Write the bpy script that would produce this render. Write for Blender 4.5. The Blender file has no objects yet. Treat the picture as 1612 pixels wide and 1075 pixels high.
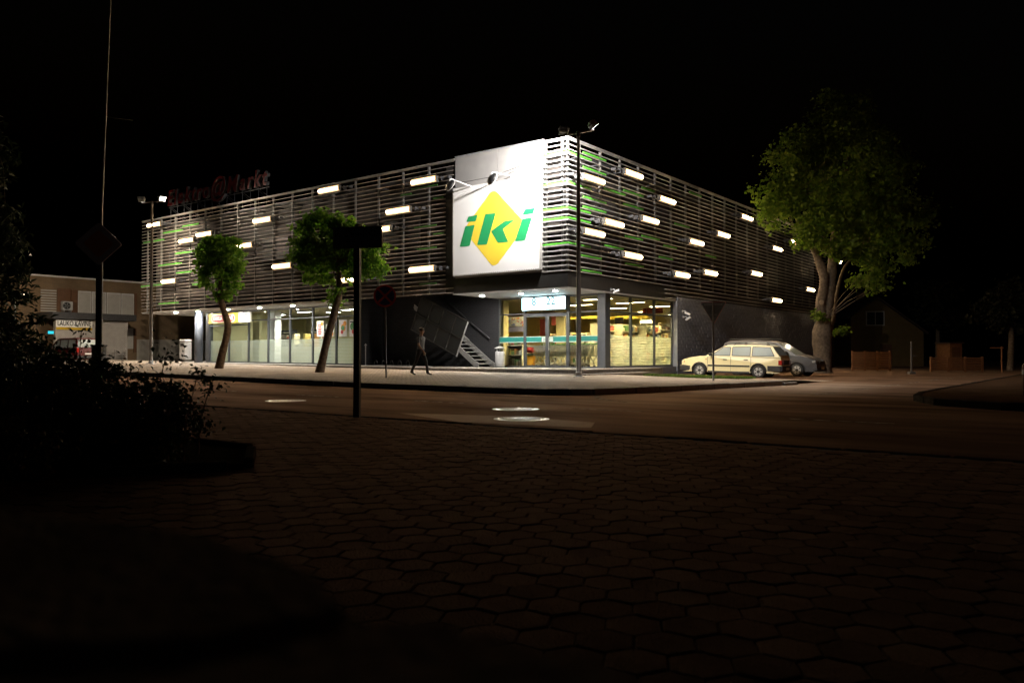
import bpy, bmesh, math, random
import numpy as np
from mathutils import Vector, Matrix
random.seed(7)
R = math.radians
S = bpy.context.scene
COL = S.collection

# ------------------------------------------------------------------ camera
F_PX, CX, CY = 1259.0, 806.0, 537.5           # focal length in photo pixels, centre of the photo
PITCH = math.atan((560.0 - CY) / F_PX)
CAM = Vector((0.0, 0.0, 0.95))
cd = bpy.data.cameras.new("camera")
cam = bpy.data.objects.new("camera", cd)
COL.objects.link(cam)
cam.location = CAM
cam.rotation_euler = (R(90) + PITCH, 0, 0)
cd.sensor_width = 36.0
cd.lens = 36.0 * F_PX / 1612.0
cd.clip_start = 0.05
cd.clip_end = 2000
cd.dof.use_dof = True
cd.dof.focus_distance = 32.0
cd.dof.aperture_fstop = 3.2
S.camera = cam

# ------------------------------------------------------------------ night sky
w = bpy.data.worlds.new("World")
S.world = w
w.use_nodes = True
wn = w.node_tree
wn.nodes.clear()
sky = wn.nodes.new("ShaderNodeTexSky")
sky.sky_type = 'NISHITA'
sky.sun_disc = False
sky.sun_elevation = R(-5)
sky.sun_rotation = R(160)
bg = wn.nodes.new("ShaderNodeBackground")
bg.inputs["Strength"].default_value = 0.2
wo = wn.nodes.new("ShaderNodeOutputWorld")
wn.links.new(sky.outputs[0], bg.inputs[0])
wn.links.new(bg.outputs[0], wo.inputs[0])

S.view_settings.view_transform = 'Standard'
S.view_settings.look = 'None'
S.view_settings.exposure = 0.0
S.view_settings.gamma = 1.0
S.view_settings.use_curve_mapping = False
S.render.engine = 'CYCLES'
S.cycles.use_denoising = True
S.cycles.max_bounces = 6
S.cycles.diffuse_bounces = 3
S.cycles.glossy_bounces = 3
S.cycles.transparent_max_bounces = 12
S.cycles.sample_clamp_indirect = 4.0
S.cycles.caustics_reflective = False
S.cycles.caustics_refractive = False
S.cycles.use_light_tree = True

# strengths of the lamps the place has
TUBE_L = 125.0
TUBE_W = 24.0         # watts of light each tube throws down and outwards from under its visor        # facade tube lamps
WARM = (1.0, 0.74, 0.44)
FLOOD_CORNER = 11000.0
FLOOD_FAR = 8500.0

# ------------------------------------------------------------------ building frame
C0 = Vector((2.19, 31.30, 0.0))                # corner of the slatted facade
BR = -math.atan2(0.609, 0.793)
AX = Vector((math.cos(BR), math.sin(BR), 0))   # building x: along the long facade, towards the corner
AY = Vector((-math.sin(BR), math.cos(BR), 0))  # building y: inwards, along the short facade

def bw(x, y, z=0.0):
    """building coordinates -> world"""
    return C0 + AX * x + AY * y + Vector((0, 0, z))

def wb(p):
    d = Vector((p[0], p[1], 0)) - C0
    return d.dot(AX), d.dot(AY)

def ray(px, py):
    c, s = math.cos(PITCH), math.sin(PITCH)
    dx, dy = px - CX, CY - py
    return Vector((dx, F_PX * c - dy * s, F_PX * s + dy * c))

def at(px, py, Y):
    d = ray(px, py)
    return CAM + d * (Y / d.y)

def hit_y(px, py, yb):
    """photo point on the plane building-y = yb -> (building x, z)"""
    d = ray(px, py)
    o = CAM - C0
    t = (yb - o.dot(AY)) / d.dot(AY)
    p = CAM + d * t
    return wb(p)[0], p.z

def hit_x(px, py, xb):
    d = ray(px, py)
    o = CAM - C0
    t = (xb - o.dot(AX)) / d.dot(AX)
    p = CAM + d * t
    return wb(p)[1], p.z

def zg(xb):
    """street level: climbs gently along the long facade away from the corner"""
    t = -xb
    return 0.012 * (t if t > 6 else (0 if t < -6 else (t + 6) ** 2 / 24.0))

def zpave(xb, yb):
    return zg(xb) + 0.12 + 0.10 * min(1, max(0, (yb + 10) / 10.0)) * min(1, max(0, (4.5 - xb) / 4.0))

def zterr(xb):
    return 0.42 + 0.006 * max(0, -xb - 6)

# ------------------------------------------------------------------ materials
MATS = {}
def mat(name, c1, c2=None, scale=8.0, rough=0.6, metal=0.0, spec=0.5, bump=0.0, bscale=None, detail=4.0, coat=0.0, fac=(0.35, 0.65)):
    m = bpy.data.materials.new(name)
    m.use_nodes = True
    nt = m.node_tree
    b = nt.nodes["Principled BSDF"]
    b.inputs["Roughness"].default_value = rough
    b.inputs["Metallic"].default_value = metal
    b.inputs["Specular IOR Level"].default_value = spec
    b.inputs["Coat Weight"].default_value = coat
    c2 = c2 or tuple(min(1, v * 0.8) for v in c1)
    tc = nt.nodes.new("ShaderNodeTexCoord")
    nz = nt.nodes.new("ShaderNodeTexNoise")
    nz.inputs["Scale"].default_value = scale
    nz.inputs["Detail"].default_value = detail
    nt.links.new(tc.outputs["Object"], nz.inputs["Vector"])
    rp = nt.nodes.new("ShaderNodeValToRGB")
    rp.color_ramp.elements[0].position, rp.color_ramp.elements[1].position = fac
    rp.color_ramp.elements[0].color = (*c1, 1)
    rp.color_ramp.elements[1].color = (*c2, 1)
    nt.links.new(nz.outputs[0], rp.inputs[0])
    nt.links.new(rp.outputs[0], b.inputs["Base Color"])
    if bump:
        n2 = nt.nodes.new("ShaderNodeTexNoise")
        n2.inputs["Scale"].default_value = bscale or scale * 6
        n2.inputs["Detail"].default_value = 5
        nt.links.new(tc.outputs["Object"], n2.inputs["Vector"])
        bp = nt.nodes.new("ShaderNodeBump")
        bp.inputs["Strength"].default_value = bump
        bp.inputs["Distance"].default_value = 0.02
        nt.links.new(n2.outputs[0], bp.inputs["Height"])
        nt.links.new(bp.outputs[0], b.inputs["Normal"])
    MATS[name] = m
    return m

def emat(name, col, strength):
    m = bpy.data.materials.new(name)
    m.use_nodes = True
    nt = m.node_tree
    nt.nodes.clear()
    e = nt.nodes.new("ShaderNodeEmission")
    e.inputs[0].default_value = (*col, 1)
    e.inputs[1].default_value = strength
    o = nt.nodes.new("ShaderNodeOutputMaterial")
    nt.links.new(e.outputs[0], o.inputs[0])
    return m

def glass_mat(name, tint=(0.93, 0.96, 0.95)):
    m = bpy.data.materials.new(name)
    m.use_nodes = True
    nt = m.node_tree
    nt.nodes.clear()
    t = nt.nodes.new("ShaderNodeBsdfTransparent")
    t.inputs[0].default_value = (*tint, 1)
    g = nt.nodes.new("ShaderNodeBsdfGlossy")
    g.inputs["Roughness"].default_value = 0.02
    lw = nt.nodes.new("ShaderNodeLayerWeight")
    pw = nt.nodes.new("ShaderNodeMath"); pw.operation = 'POWER'; pw.inputs[1].default_value = 4.0
    f = nt.nodes.new("ShaderNodeMath"); f.operation = 'MULTIPLY_ADD'; f.inputs[1].default_value = 0.85; f.inputs[2].default_value = 0.035
    nt.links.new(lw.outputs["Facing"], pw.inputs[0]); nt.links.new(pw.outputs[0], f.inputs[0])
    mx = nt.nodes.new("ShaderNodeMixShader")
    o = nt.nodes.new("ShaderNodeOutputMaterial")
    nt.links.new(f.outputs[0], mx.inputs[0])
    nt.links.new(t.outputs[0], mx.inputs[1])
    nt.links.new(g.outputs[0], mx.inputs[2])
    nt.links.new(mx.outputs[0], o.inputs[0])
    return m

def frost_mat(name):
    """frosted film with thin clear lines, stuck on the inside of the glass"""
    m = bpy.data.materials.new(name)
    m.use_nodes = True
    nt = m.node_tree
    nt.nodes.clear()
    tc = nt.nodes.new("ShaderNodeTexCoord")
    sp = nt.nodes.new("ShaderNodeSeparateXYZ")
    mu = nt.nodes.new("ShaderNodeMath"); mu.operation = 'MULTIPLY'; mu.inputs[1].default_value = 1 / 0.075
    fr = nt.nodes.new("ShaderNodeMath"); fr.operation = 'FRACT'
    gt = nt.nodes.new("ShaderNodeMath"); gt.operation = 'GREATER_THAN'; gt.inputs[1].default_value = 0.78
    mr = nt.nodes.new("ShaderNodeMapRange"); mr.inputs[3].default_value = 0.62; mr.inputs[4].default_value = 0.2
    t = nt.nodes.new("ShaderNodeBsdfTransparent")
    d = nt.nodes.new("ShaderNodeBsdfDiffuse"); d.inputs[0].default_value = (0.62, 0.66, 0.62, 1)
    tl = nt.nodes.new("ShaderNodeBsdfTranslucent"); tl.inputs[0].default_value = (0.74, 0.77, 0.7, 1)
    m1 = nt.nodes.new("ShaderNodeMixShader"); m1.inputs[0].default_value = 0.6
    m2 = nt.nodes.new("ShaderNodeMixShader")
    o = nt.nodes.new("ShaderNodeOutputMaterial")
    L = nt.links.new
    L(tc.outputs["Object"], sp.inputs[0]); L(sp.outputs[2], mu.inputs[0]); L(mu.outputs[0], fr.inputs[0])
    L(fr.outputs[0], gt.inputs[0]); L(gt.outputs[0], mr.inputs[0])
    L(d.outputs[0], m1.inputs[1]); L(tl.outputs[0], m1.inputs[2])
    L(mr.outputs[0], m2.inputs[0]); L(t.outputs[0], m2.inputs[1]); L(m1.outputs[0], m2.inputs[2])
    L(m2.outputs[0], o.inputs[0])
    return m

def leaf_mat(name, c1, c2, trans=0.35, rough=0.55):
    m = bpy.data.materials.new(name)
    m.use_nodes = True
    nt = m.node_tree
    nt.nodes.clear()
    L = nt.links.new
    ge = nt.nodes.new("ShaderNodeNewGeometry")
    rp = nt.nodes.new("ShaderNodeValToRGB")
    rp.color_ramp.elements[0].color = (*c1, 1)
    rp.color_ramp.elements[1].color = (*c2, 1)
    L(ge.outputs["Random Per Island"], rp.inputs[0])
    p = nt.nodes.new("ShaderNodeBsdfPrincipled")
    p.inputs["Roughness"].default_value = rough
    p.inputs["Specular IOR Level"].default_value = 0.35
    tl = nt.nodes.new("ShaderNodeBsdfTranslucent")
    mx = nt.nodes.new("ShaderNodeMixShader"); mx.inputs[0].default_value = trans
    o = nt.nodes.new("ShaderNodeOutputMaterial")
    L(rp.outputs[0], p.inputs["Base Color"]); L(rp.outputs[0], tl.inputs[0])
    L(p.outputs[0], mx.inputs[1]); L(tl.outputs[0], mx.inputs[2]); L(mx.outputs[0], o.inputs[0])
    return m

def island_mat(name, cols, rough=0.5):
    """each separate piece of the mesh picks one of the colours"""
    m = bpy.data.materials.new(name)
    m.use_nodes = True
    nt = m.node_tree
    b = nt.nodes["Principled BSDF"]
    b.inputs["Roughness"].default_value = rough
    ge = nt.nodes.new("ShaderNodeNewGeometry")
    rp = nt.nodes.new("ShaderNodeValToRGB")
    rp.color_ramp.interpolation = 'CONSTANT'
    el = rp.color_ramp.elements
    while len(el) < len(cols):
        el.new(0.5)
    for i, c in enumerate(cols):
        el[i].position = i / len(cols)
        el[i].color = (*c, 1)
    nt.links.new(ge.outputs["Random Per Island"], rp.inputs[0])
    nt.links.new(rp.outputs[0], b.inputs["Base Color"])
    return m

def brick_mat(name, c1, c2, cm, bw_, bh, mortar=0.006, rough=0.8, vec='XZ', bump=0.4, offset=0.5, scl=1.0):
    m = bpy.data.materials.new(name)
    m.use_nodes = True
    nt = m.node_tree
    L = nt.links.new
    b = nt.nodes["Principled BSDF"]
    b.inputs["Roughness"].default_value = rough
    b.inputs["Specular IOR Level"].default_value = 0.3
    tc = nt.nodes.new("ShaderNodeTexCoord")
    sp = nt.nodes.new("ShaderNodeSeparateXYZ")
    cb = nt.nodes.new("ShaderNodeCombineXYZ")
    L(tc.outputs["Object"], sp.inputs[0])
    L(sp.outputs["XYZ".index(vec[0])], cb.inputs[0])
    L(sp.outputs["XYZ".index(vec[1])], cb.inputs[1])
    t = nt.nodes.new("ShaderNodeTexBrick")
    t.inputs["Scale"].default_value = scl
    t.inputs["Brick Width"].default_value = bw_
    t.inputs["Row Height"].default_value = bh
    t.inputs["Mortar Size"].default_value = mortar
    t.inputs["Color1"].default_value = (*c1, 1)
    t.inputs["Color2"].default_value = (*c2, 1)
    t.inputs["Mortar"].default_value = (*cm, 1)
    t.offset = offset
    L(cb.outputs[0], t.inputs["Vector"])
    nz = nt.nodes.new("ShaderNodeTexNoise"); nz.inputs["Scale"].default_value = 0.6; nz.inputs["Detail"].default_value = 6
    L(tc.outputs["Object"], nz.inputs["Vector"])
    mr = nt.nodes.new("ShaderNodeMapRange"); mr.inputs[1].default_value = 0.3; mr.inputs[2].default_value = 0.7
    mr.inputs[3].default_value = 0.7; mr.inputs[4].default_value = 1.1
    L(nz.outputs[0], mr.inputs[0])
    mm = nt.nodes.new("ShaderNodeMix"); mm.data_type = 'RGBA'; mm.blend_type = 'MULTIPLY'; mm.inputs[0].default_value = 1.0
    L(t.outputs["Color"], mm.inputs[6]); L(mr.outputs[0], mm.inputs[7])
    L(mm.outputs[2], b.inputs["Base Color"])
    bp = nt.nodes.new("ShaderNodeBump"); bp.inputs["Strength"].default_value = bump; bp.inputs["Distance"].default_value = 0.01
    bp.invert = True
    L(t.outputs["Fac"], bp.inputs["Height"]); L(bp.outputs[0], b.inputs["Normal"])
    return m

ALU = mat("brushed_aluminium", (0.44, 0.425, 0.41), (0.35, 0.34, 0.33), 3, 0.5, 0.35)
ALUB = mat("dimmed_aluminium", (0.27, 0.232, 0.205), (0.20, 0.172, 0.155), 2, 0.55, 0.2)  # slat aluminium darkened in colour for the weaker light on the long side
GREEN2 = mat("dimmed_green_paint", (0.03, 0.12, 0.015), (0.025, 0.10, 0.012), 3, 0.6)  # same green, darkened in colour along the dimmer stretch of the long side
GREEN = mat("green_paint", (0.08, 0.36, 0.035), (0.065, 0.31, 0.03), 3, 0.5)
POSTD = mat("grey_post", (0.13, 0.125, 0.12), (0.10, 0.098, 0.095), 5, 0.5)
CLADM = mat("grey_cladding", (0.29, 0.28, 0.275), (0.25, 0.24, 0.24), 1.2, 0.55)
POSTW = mat("white_steel", (0.62, 0.62, 0.63), (0.52, 0.52, 0.53), 5, 0.5)
DARKWALL = mat("dark_render", (0.022, 0.018, 0.016), (0.030, 0.024, 0.021), 2, 0.75)
FASCIA = mat("black_fascia", (0.016, 0.015, 0.015), (0.022, 0.021, 0.020), 3, 0.5)
SOFFIT = mat("white_soffit", (0.72, 0.72, 0.73), (0.66, 0.66, 0.67), 1.5, 0.6)
FRAME = mat("anthracite_frame", (0.045, 0.050, 0.058), (0.055, 0.060, 0.068), 6, 0.45)
FINM = mat("grey_fin", (0.16, 0.165, 0.19), (0.13, 0.135, 0.16), 4, 0.7)
BLOCK = mat("painted_block", (0.085, 0.094, 0.125), (0.115, 0.127, 0.165), 9, 0.8, bump=0.5, bscale=60)
MORTAR = mat("dark_mortar", (0.012, 0.012, 0.014), (0.016, 0.016, 0.018), 9, 0.9)
WHITEP = mat("white_cladding", (0.74, 0.73, 0.74), (0.68, 0.67, 0.68), 1.2, 0.55)
BOARD = mat("billboard_skin", (0.80, 0.79, 0.80), (0.76, 0.75, 0.76), 0.8, 0.6)
YELLOW = mat("yellow_print", (0.83, 0.62, 0.05), (0.80, 0.58, 0.045), 1, 0.6)
GREENP = mat("green_print", (0.012, 0.30, 0.10), (0.010, 0.26, 0.085), 1, 0.6)
GLASS = glass_mat("clear_glass")
FROST = frost_mat("frosted_film")
TUBE = emat("tube_glow", (1.0, 0.68, 0.36), TUBE_L)
TUBEG = emat("diffuser_halo", (1.0, 0.64, 0.30), 2.3)  # large warm diffuser stands in for the halo round each tube
HOUS = mat("lamp_housing", (0.05, 0.048, 0.045), None, 6, 0.5)
STEEL = mat("galvanised_steel", (0.36, 0.36, 0.36), (0.28, 0.28, 0.29), 7, 0.5, 0.4)
DKSTEEL = mat("dark_steel", (0.045, 0.045, 0.05), (0.06, 0.06, 0.066), 7, 0.5, 0.3)
COLBL = mat("blue_grey_column", (0.06, 0.07, 0.09), (0.05, 0.06, 0.078), 5, 0.6)
POLEM = mat("lamp_post_paint", (0.075, 0.06, 0.05), (0.055, 0.045, 0.038), 5, 0.55)
BLACKP = mat("black_paint", (0.012, 0.012, 0.013), None, 5, 0.5)
RUBBER = mat("rubber", (0.018, 0.018, 0.018), (0.025, 0.025, 0.025), 14, 0.8)
KERB = mat("kerb_concrete", (0.22, 0.20, 0.18), (0.30, 0.28, 0.26), 6, 0.85, bump=0.4)
STEPM = brick_mat("step_pavers", (0.30, 0.28, 0.26), (0.25, 0.235, 0.22), (0.12, 0.11, 0.10), 0.21, 0.105, 0.008, vec='XY')
PAVE = brick_mat("pavement_pavers", (0.36, 0.30, 0.245), (0.29, 0.24, 0.195), (0.11, 0.09, 0.075), 0.21, 0.105, 0.010, vec='XY', bump=0.7)
HEXM = mat("concrete_paver", (0.062, 0.042, 0.029), (0.105, 0.074, 0.053), 2.2, 0.95, spec=0.0, bump=0.6, bscale=90, detail=8)
DARKP = mat("dark_pavers", (0.075, 0.047, 0.03), (0.05, 0.031, 0.02), 1.5, 0.95, spec=0.0, bump=.5)
DKERB = mat("dark_kerb", (0.06, 0.05, 0.042), (0.04, 0.034, 0.028), 6, 0.95, spec=0.0, bump=.5)
nt_ = HEXM.node_tree                              # every paver has its own tone and its own grain
b_ = nt_.nodes["Principled BSDF"]
oi, gi = nt_.nodes.new("ShaderNodeObjectInfo"), nt_.nodes.new("ShaderNodeNewGeometry")
ad_ = nt_.nodes.new("ShaderNodeMath"); ad_.operation = 'ADD'
fr_ = nt_.nodes.new("ShaderNodeMath"); fr_.operation = 'FRACT'
mr_ = nt_.nodes.new("ShaderNodeMapRange"); mr_.inputs[3].default_value = 0.62; mr_.inputs[4].default_value = 1.25
mm_ = nt_.nodes.new("ShaderNodeMix"); mm_.data_type = 'RGBA'; mm_.blend_type = 'MULTIPLY'; mm_.inputs[0].default_value = 1.0
va_ = nt_.nodes.new("ShaderNodeVectorMath"); va_.operation = 'ADD'
sc_ = nt_.nodes.new("ShaderNodeMath"); sc_.operation = 'MULTIPLY'; sc_.inputs[1].default_value = 37.0
nt_.links.new(oi.outputs["Random"], ad_.inputs[0]); nt_.links.new(gi.outputs["Random Per Island"], ad_.inputs[1])
nt_.links.new(ad_.outputs[0], fr_.inputs[0]); nt_.links.new(fr_.outputs[0], mr_.inputs[0])
src_ = b_.inputs["Base Color"].links[0].from_socket
nt_.links.new(src_, mm_.inputs[6]); nt_.links.new(mr_.outputs[0], mm_.inputs[7]); nt_.links.new(mm_.outputs[2], b_.inputs["Base Color"])
nt_.links.new(fr_.outputs[0], sc_.inputs[0])
for nz_n in [q for q in nt_.nodes if q.type == 'TEX_NOISE']:
    s_old = nz_n.inputs["Vector"].links[0].from_socket
    v2 = nt_.nodes.new("ShaderNodeVectorMath"); v2.operation = 'ADD'
    nt_.links.new(s_old, v2.inputs[0]); nt_.links.new(sc_.outputs[0], v2.inputs[1]); nt_.links.new(v2.outputs[0], nz_n.inputs["Vector"])
SAND = mat("joint_sand", (0.05, 0.045, 0.038), (0.035, 0.03, 0.026), 20, 0.95)
EARTH = mat("earth", (0.026, 0.02, 0.014), (0.018, 0.016, 0.01), 3, 0.95, spec=0.0, bump=0.6, bscale=30)
PAINTL = mat("road_paint", (0.36, 0.325, 0.28), (0.06, 0.040, 0.028), 5, 0.9, spec=0.02, fac=(0.36, 0.58), detail=9)
IRON = mat("cast_iron", (0.80, 0.79, 0.78), (0.66, 0.65, 0.64), 22, 0.33, 1.0)
BARK = mat("grey_bark", (0.15, 0.12, 0.09), (0.075, 0.058, 0.042), 7, 0.9, bump=1.0, bscale=18)
BARK2 = mat("brown_bark", (0.16, 0.11, 0.07), (0.07, 0.045, 0.03), 9, 0.9, bump=1.0, bscale=22)
LEAF = leaf_mat("street_tree_leaf", (0.065, 0.17, 0.012), (0.14, 0.27, 0.035), 0.66)
LEAFB = leaf_mat("big_tree_leaf", (0.065, 0.135, 0.010), (0.145, 0.21, 0.026), 0.62)
LEAFD = leaf_mat("dark_leaf", (0.012, 0.022, 0.008), (0.03, 0.045, 0.014), 0.2)
GRASSM = leaf_mat("grass_blade", (0.07, 0.14, 0.02), (0.13, 0.20, 0.04), 0.35)

def grazing_sheen(m, tint, amount, rough, patchy=False):
    """dusty worn stone: a dull brown-tinted reflection that only shows at grazing angles"""
    nt = m.node_tree
    L = nt.links.new
    b = nt.nodes["Principled BSDF"]
    o = [n for n in nt.nodes if n.type == 'OUTPUT_MATERIAL'][0]
    lw = nt.nodes.new("ShaderNodeLayerWeight")
    pw = nt.nodes.new("ShaderNodeMath"); pw.operation = 'POWER'; pw.inputs[1].default_value = 6.0
    ml = nt.nodes.new("ShaderNodeMath"); ml.operation = 'MULTIPLY'; ml.inputs[1].default_value = amount
    g = nt.nodes.new("ShaderNodeBsdfGlossy"); g.inputs["Color"].default_value = (*tint, 1); g.inputs["Roughness"].default_value = rough
    mx = nt.nodes.new("ShaderNodeMixShader")
    L(lw.outputs["Facing"], pw.inputs[0]); L(pw.outputs[0], ml.inputs[0]); L(ml.outputs[0], mx.inputs[0])
    if patchy:                                    # tyre-polished streaks and duller repairs
        tc = nt.nodes.new("ShaderNodeTexCoord")
        mp = nt.nodes.new("ShaderNodeMapping"); mp.inputs["Scale"].default_value = (0.22, 1.1, 1)
        nz = nt.nodes.new("ShaderNodeTexNoise"); nz.inputs["Scale"].default_value = 0.8; nz.inputs["Detail"].default_value = 9; nz.inputs["Roughness"].default_value = 0.65
        mr = nt.nodes.new("ShaderNodeMapRange"); mr.inputs[1].default_value = 0.36; mr.inputs[2].default_value = 0.64; mr.inputs[3].default_value = 0.35; mr.inputs[4].default_value = 1.6
        m2 = nt.nodes.new("ShaderNodeMath"); m2.operation = 'MULTIPLY'
        L(tc.outputs["Object"], mp.inputs[0]); L(mp.outputs[0], nz.inputs["Vector"]); L(nz.outputs[0], mr.inputs[0])
        L(ml.outputs[0], m2.inputs[0]); L(mr.outputs[0], m2.inputs[1]); L(m2.outputs[0], mx.inputs[0])
    L(b.outputs[0], mx.inputs[1]); L(g.outputs[0], mx.inputs[2]); L(mx.outputs[0], o.inputs["Surface"])
    if b.inputs["Normal"].is_linked:
        L(b.inputs["Normal"].links[0].from_socket, g.inputs["Normal"])

def asphalt():
    m = mat("asphalt", (0.048, 0.029, 0.019), (0.078, 0.049, 0.034), 0.55, 0.9, spec=0.0, detail=9)
    nt = m.node_tree
    b = nt.nodes["Principled BSDF"]
    tc = nt.nodes.new("ShaderNodeTexCoord")
    n1 = nt.nodes.new("ShaderNodeTexNoise"); n1.inputs["Scale"].default_value = 55; n1.inputs["Detail"].default_value = 3
    n2 = nt.nodes.new("ShaderNodeTexNoise"); n2.inputs["Scale"].default_value = 0.35; n2.inputs["Detail"].default_value = 7
    mp = nt.nodes.new("ShaderNodeMapping"); mp.inputs["Scale"].default_value = (0.25, 1.6, 1)
    L = nt.links.new
    L(tc.outputs["Object"], n1.inputs["Vector"]); L(tc.outputs["Object"], mp.inputs[0]); L(mp.outputs[0], n2.inputs["Vector"])
    bp = nt.nodes.new("ShaderNodeBump"); bp.inputs["Strength"].default_value = 0.35; bp.inputs["Distance"].default_value = 0.012
    L(n1.outputs[0], bp.inputs["Height"]); L(bp.outputs[0], b.inputs["Normal"])
    mr = nt.nodes.new("ShaderNodeMapRange"); mr.inputs[1].default_value = 0.35; mr.inputs[2].default_value = 0.65
    mr.inputs[3].default_value = 0.7; mr.inputs[4].default_value = 0.95
    L(n2.outputs[0], mr.inputs[0]); L(mr.outputs[0], b.inputs["Roughness"])
    # pool of light on the side street, painted into the asphalt colour
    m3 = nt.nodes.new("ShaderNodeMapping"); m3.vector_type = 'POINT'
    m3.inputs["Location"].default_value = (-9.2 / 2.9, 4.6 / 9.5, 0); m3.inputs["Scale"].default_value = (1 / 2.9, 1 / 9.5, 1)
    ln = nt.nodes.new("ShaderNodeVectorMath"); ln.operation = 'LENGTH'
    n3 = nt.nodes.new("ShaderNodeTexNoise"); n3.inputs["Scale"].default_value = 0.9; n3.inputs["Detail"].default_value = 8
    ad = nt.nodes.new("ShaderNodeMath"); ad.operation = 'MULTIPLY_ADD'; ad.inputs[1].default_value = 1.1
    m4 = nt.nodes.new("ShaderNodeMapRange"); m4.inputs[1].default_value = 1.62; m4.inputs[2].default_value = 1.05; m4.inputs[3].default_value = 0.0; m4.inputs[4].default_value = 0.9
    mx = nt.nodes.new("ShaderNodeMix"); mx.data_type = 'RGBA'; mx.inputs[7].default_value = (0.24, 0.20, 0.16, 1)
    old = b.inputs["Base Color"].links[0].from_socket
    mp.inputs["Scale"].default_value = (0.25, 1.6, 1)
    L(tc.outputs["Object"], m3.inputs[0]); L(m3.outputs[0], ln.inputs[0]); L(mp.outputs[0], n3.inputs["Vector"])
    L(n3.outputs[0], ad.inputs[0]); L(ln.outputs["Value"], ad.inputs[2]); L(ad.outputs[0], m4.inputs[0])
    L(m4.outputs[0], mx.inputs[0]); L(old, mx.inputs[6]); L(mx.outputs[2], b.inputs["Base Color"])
    return m
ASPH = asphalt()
grazing_sheen(ASPH, (1.0, 0.68, 0.50), 0.15, 0.62, True)
grazing_sheen(HEXM, (1.0, 0.70, 0.54), 0.14, 0.7)

# ------------------------------------------------------------------ mesh helpers
class MB:
    def __init__(s):
        s.v, s.f, s.m = [], [], []
        s.mi = 0
    def add(s, vs, fs):
        o = len(s.v)
        s.v += [tuple(p) for p in vs]
        s.f += [tuple(i + o for i in q) for q in fs]
        s.m += [s.mi] * len(fs)
    def box(s, x0, x1, y0, y1, z0, z1, M=None):
        p = [(x0, y0, z0), (x1, y0, z0), (x1, y1, z0), (x0, y1, z0), (x0, y0, z1), (x1, y0, z1), (x1, y1, z1), (x0, y1, z1)]
        if M is not None:
            p = [M @ Vector(q) for q in p]
        s.add(p, [(0, 3, 2, 1), (4, 5, 6, 7), (0, 1, 5, 4), (1, 2, 6, 5), (2, 3, 7, 6), (3, 0, 4, 7)])
        return s
    def cbox(s, x0, x1, y0, y1, z0, z1, b, M=None):
        """box with chamfered edges (12 extra faces and corners)"""
        bm = bmesh.new()
        bmesh.ops.create_cube(bm, size=1)
        for q in bm.verts:
            q.co = Vector(((x0 + x1) / 2 + q.co.x * (x1 - x0), (y0 + y1) / 2 + q.co.y * (y1 - y0), (z0 + z1) / 2 + q.co.z * (z1 - z0)))
        bmesh.ops.bevel(bm, geom=bm.edges[:], offset=b, segments=1, affect='EDGES')
        if M is not None:
            bm.transform(M)
        s.bm(bm)
        return s
    def bm(s, b):
        b.verts.index_update()
        s.add([q.co for q in b.verts], [[q.index for q in f.verts] for f in b.faces])
        b.free()
    def quad(s, a, b, c, d):
        s.add([a, b, c, d], [(0, 1, 2, 3)])
        return s
    def tube(s, pts, rad, n=8, caps=True):
        pts = [Vector(p) for p in pts]
        if not hasattr(rad, '__len__'):
            rad = [rad] * len(pts)
        vs, fs = [], []
        up = None
        for i, p in enumerate(pts):
            d = (pts[min(i + 1, len(pts) - 1)] - pts[max(i - 1, 0)]).normalized()
            if up is None:
                up = Vector((0, 0, 1)) if abs(d.z) < 0.9 else Vector((0, 1, 0))
            a = d.cross(up)
            if a.length < 1e-4:
                a = d.cross(Vector((1, 0, 0)))
            a.normalize()
            b = a.cross(d).normalized()
            up = b
            for k in range(n):
                t = 2 * math.pi * k / n + math.pi / n
                vs.append(p + (a * math.cos(t) + b * math.sin(t)) * rad[i])
        for i in range(len(pts) - 1):
            for k in range(n):
                k2 = (k + 1) % n
                fs.append((i * n + k, i * n + k2, (i + 1) * n + k2, (i + 1) * n + k))
        if caps:
            fs.append(tuple(range(n)))
            fs.append(tuple((len(pts) - 1) * n + k for k in reversed(range(n))))
        s.add(vs, fs)
        return s
    def lathe(s, prof, n=16, M=None):
        vs, fs = [], []
        for (r, z) in prof:
            for k in range(n):
                t = 2 * math.pi * k / n
                p = Vector((r * math.cos(t), r * math.sin(t), z))
                vs.append(M @ p if M is not None else p)
        for i in range(len(prof) - 1):
            for k in range(n):
                k2 = (k + 1) % n
                fs.append((i * n + k, i * n + k2, (i + 1) * n + k2, (i + 1) * n + k))
        fs.append(tuple(reversed(range(n))))
        fs.append(tuple((len(prof) - 1) * n + k for k in range(n)))
        s.add(vs, fs)
        return s
    def prism(s, poly, h0, h1, M=None):
        """polygon in xy extruded along z"""
        n = len(poly)
        vs = [Vector((p[0], p[1], h0)) for p in poly] + [Vector((p[0], p[1], h1)) for p in poly]
        if M is not None:
            vs = [M @ q for q in vs]
        fs = [tuple(reversed(range(n))), tuple(range(n, 2 * n))]
        for i in range(n):
            j = (i + 1) % n
            fs.append((i, j, n + j, n + i))
        s.add(vs, fs)
        return s
    def mesh(s, name, mats, smooth=False):
        me = bpy.data.meshes.new(name)
        me.from_pydata(s.v, [], s.f)
        if not isinstance(mats, (list, tuple)):
            mats = [mats]
        for q in mats:
            me.materials.append(q)
        if len(mats) > 1:
            me.polygons.foreach_set("material_index", s.m)
        if smooth:
            me.polygons.foreach_set("use_smooth", [True] * len(me.polygons))
        me.update()
        return me
    def build(s, name, mats, parent=None, smooth=False):
        return put(name, s.mesh(name, mats, smooth), parent)

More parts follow.
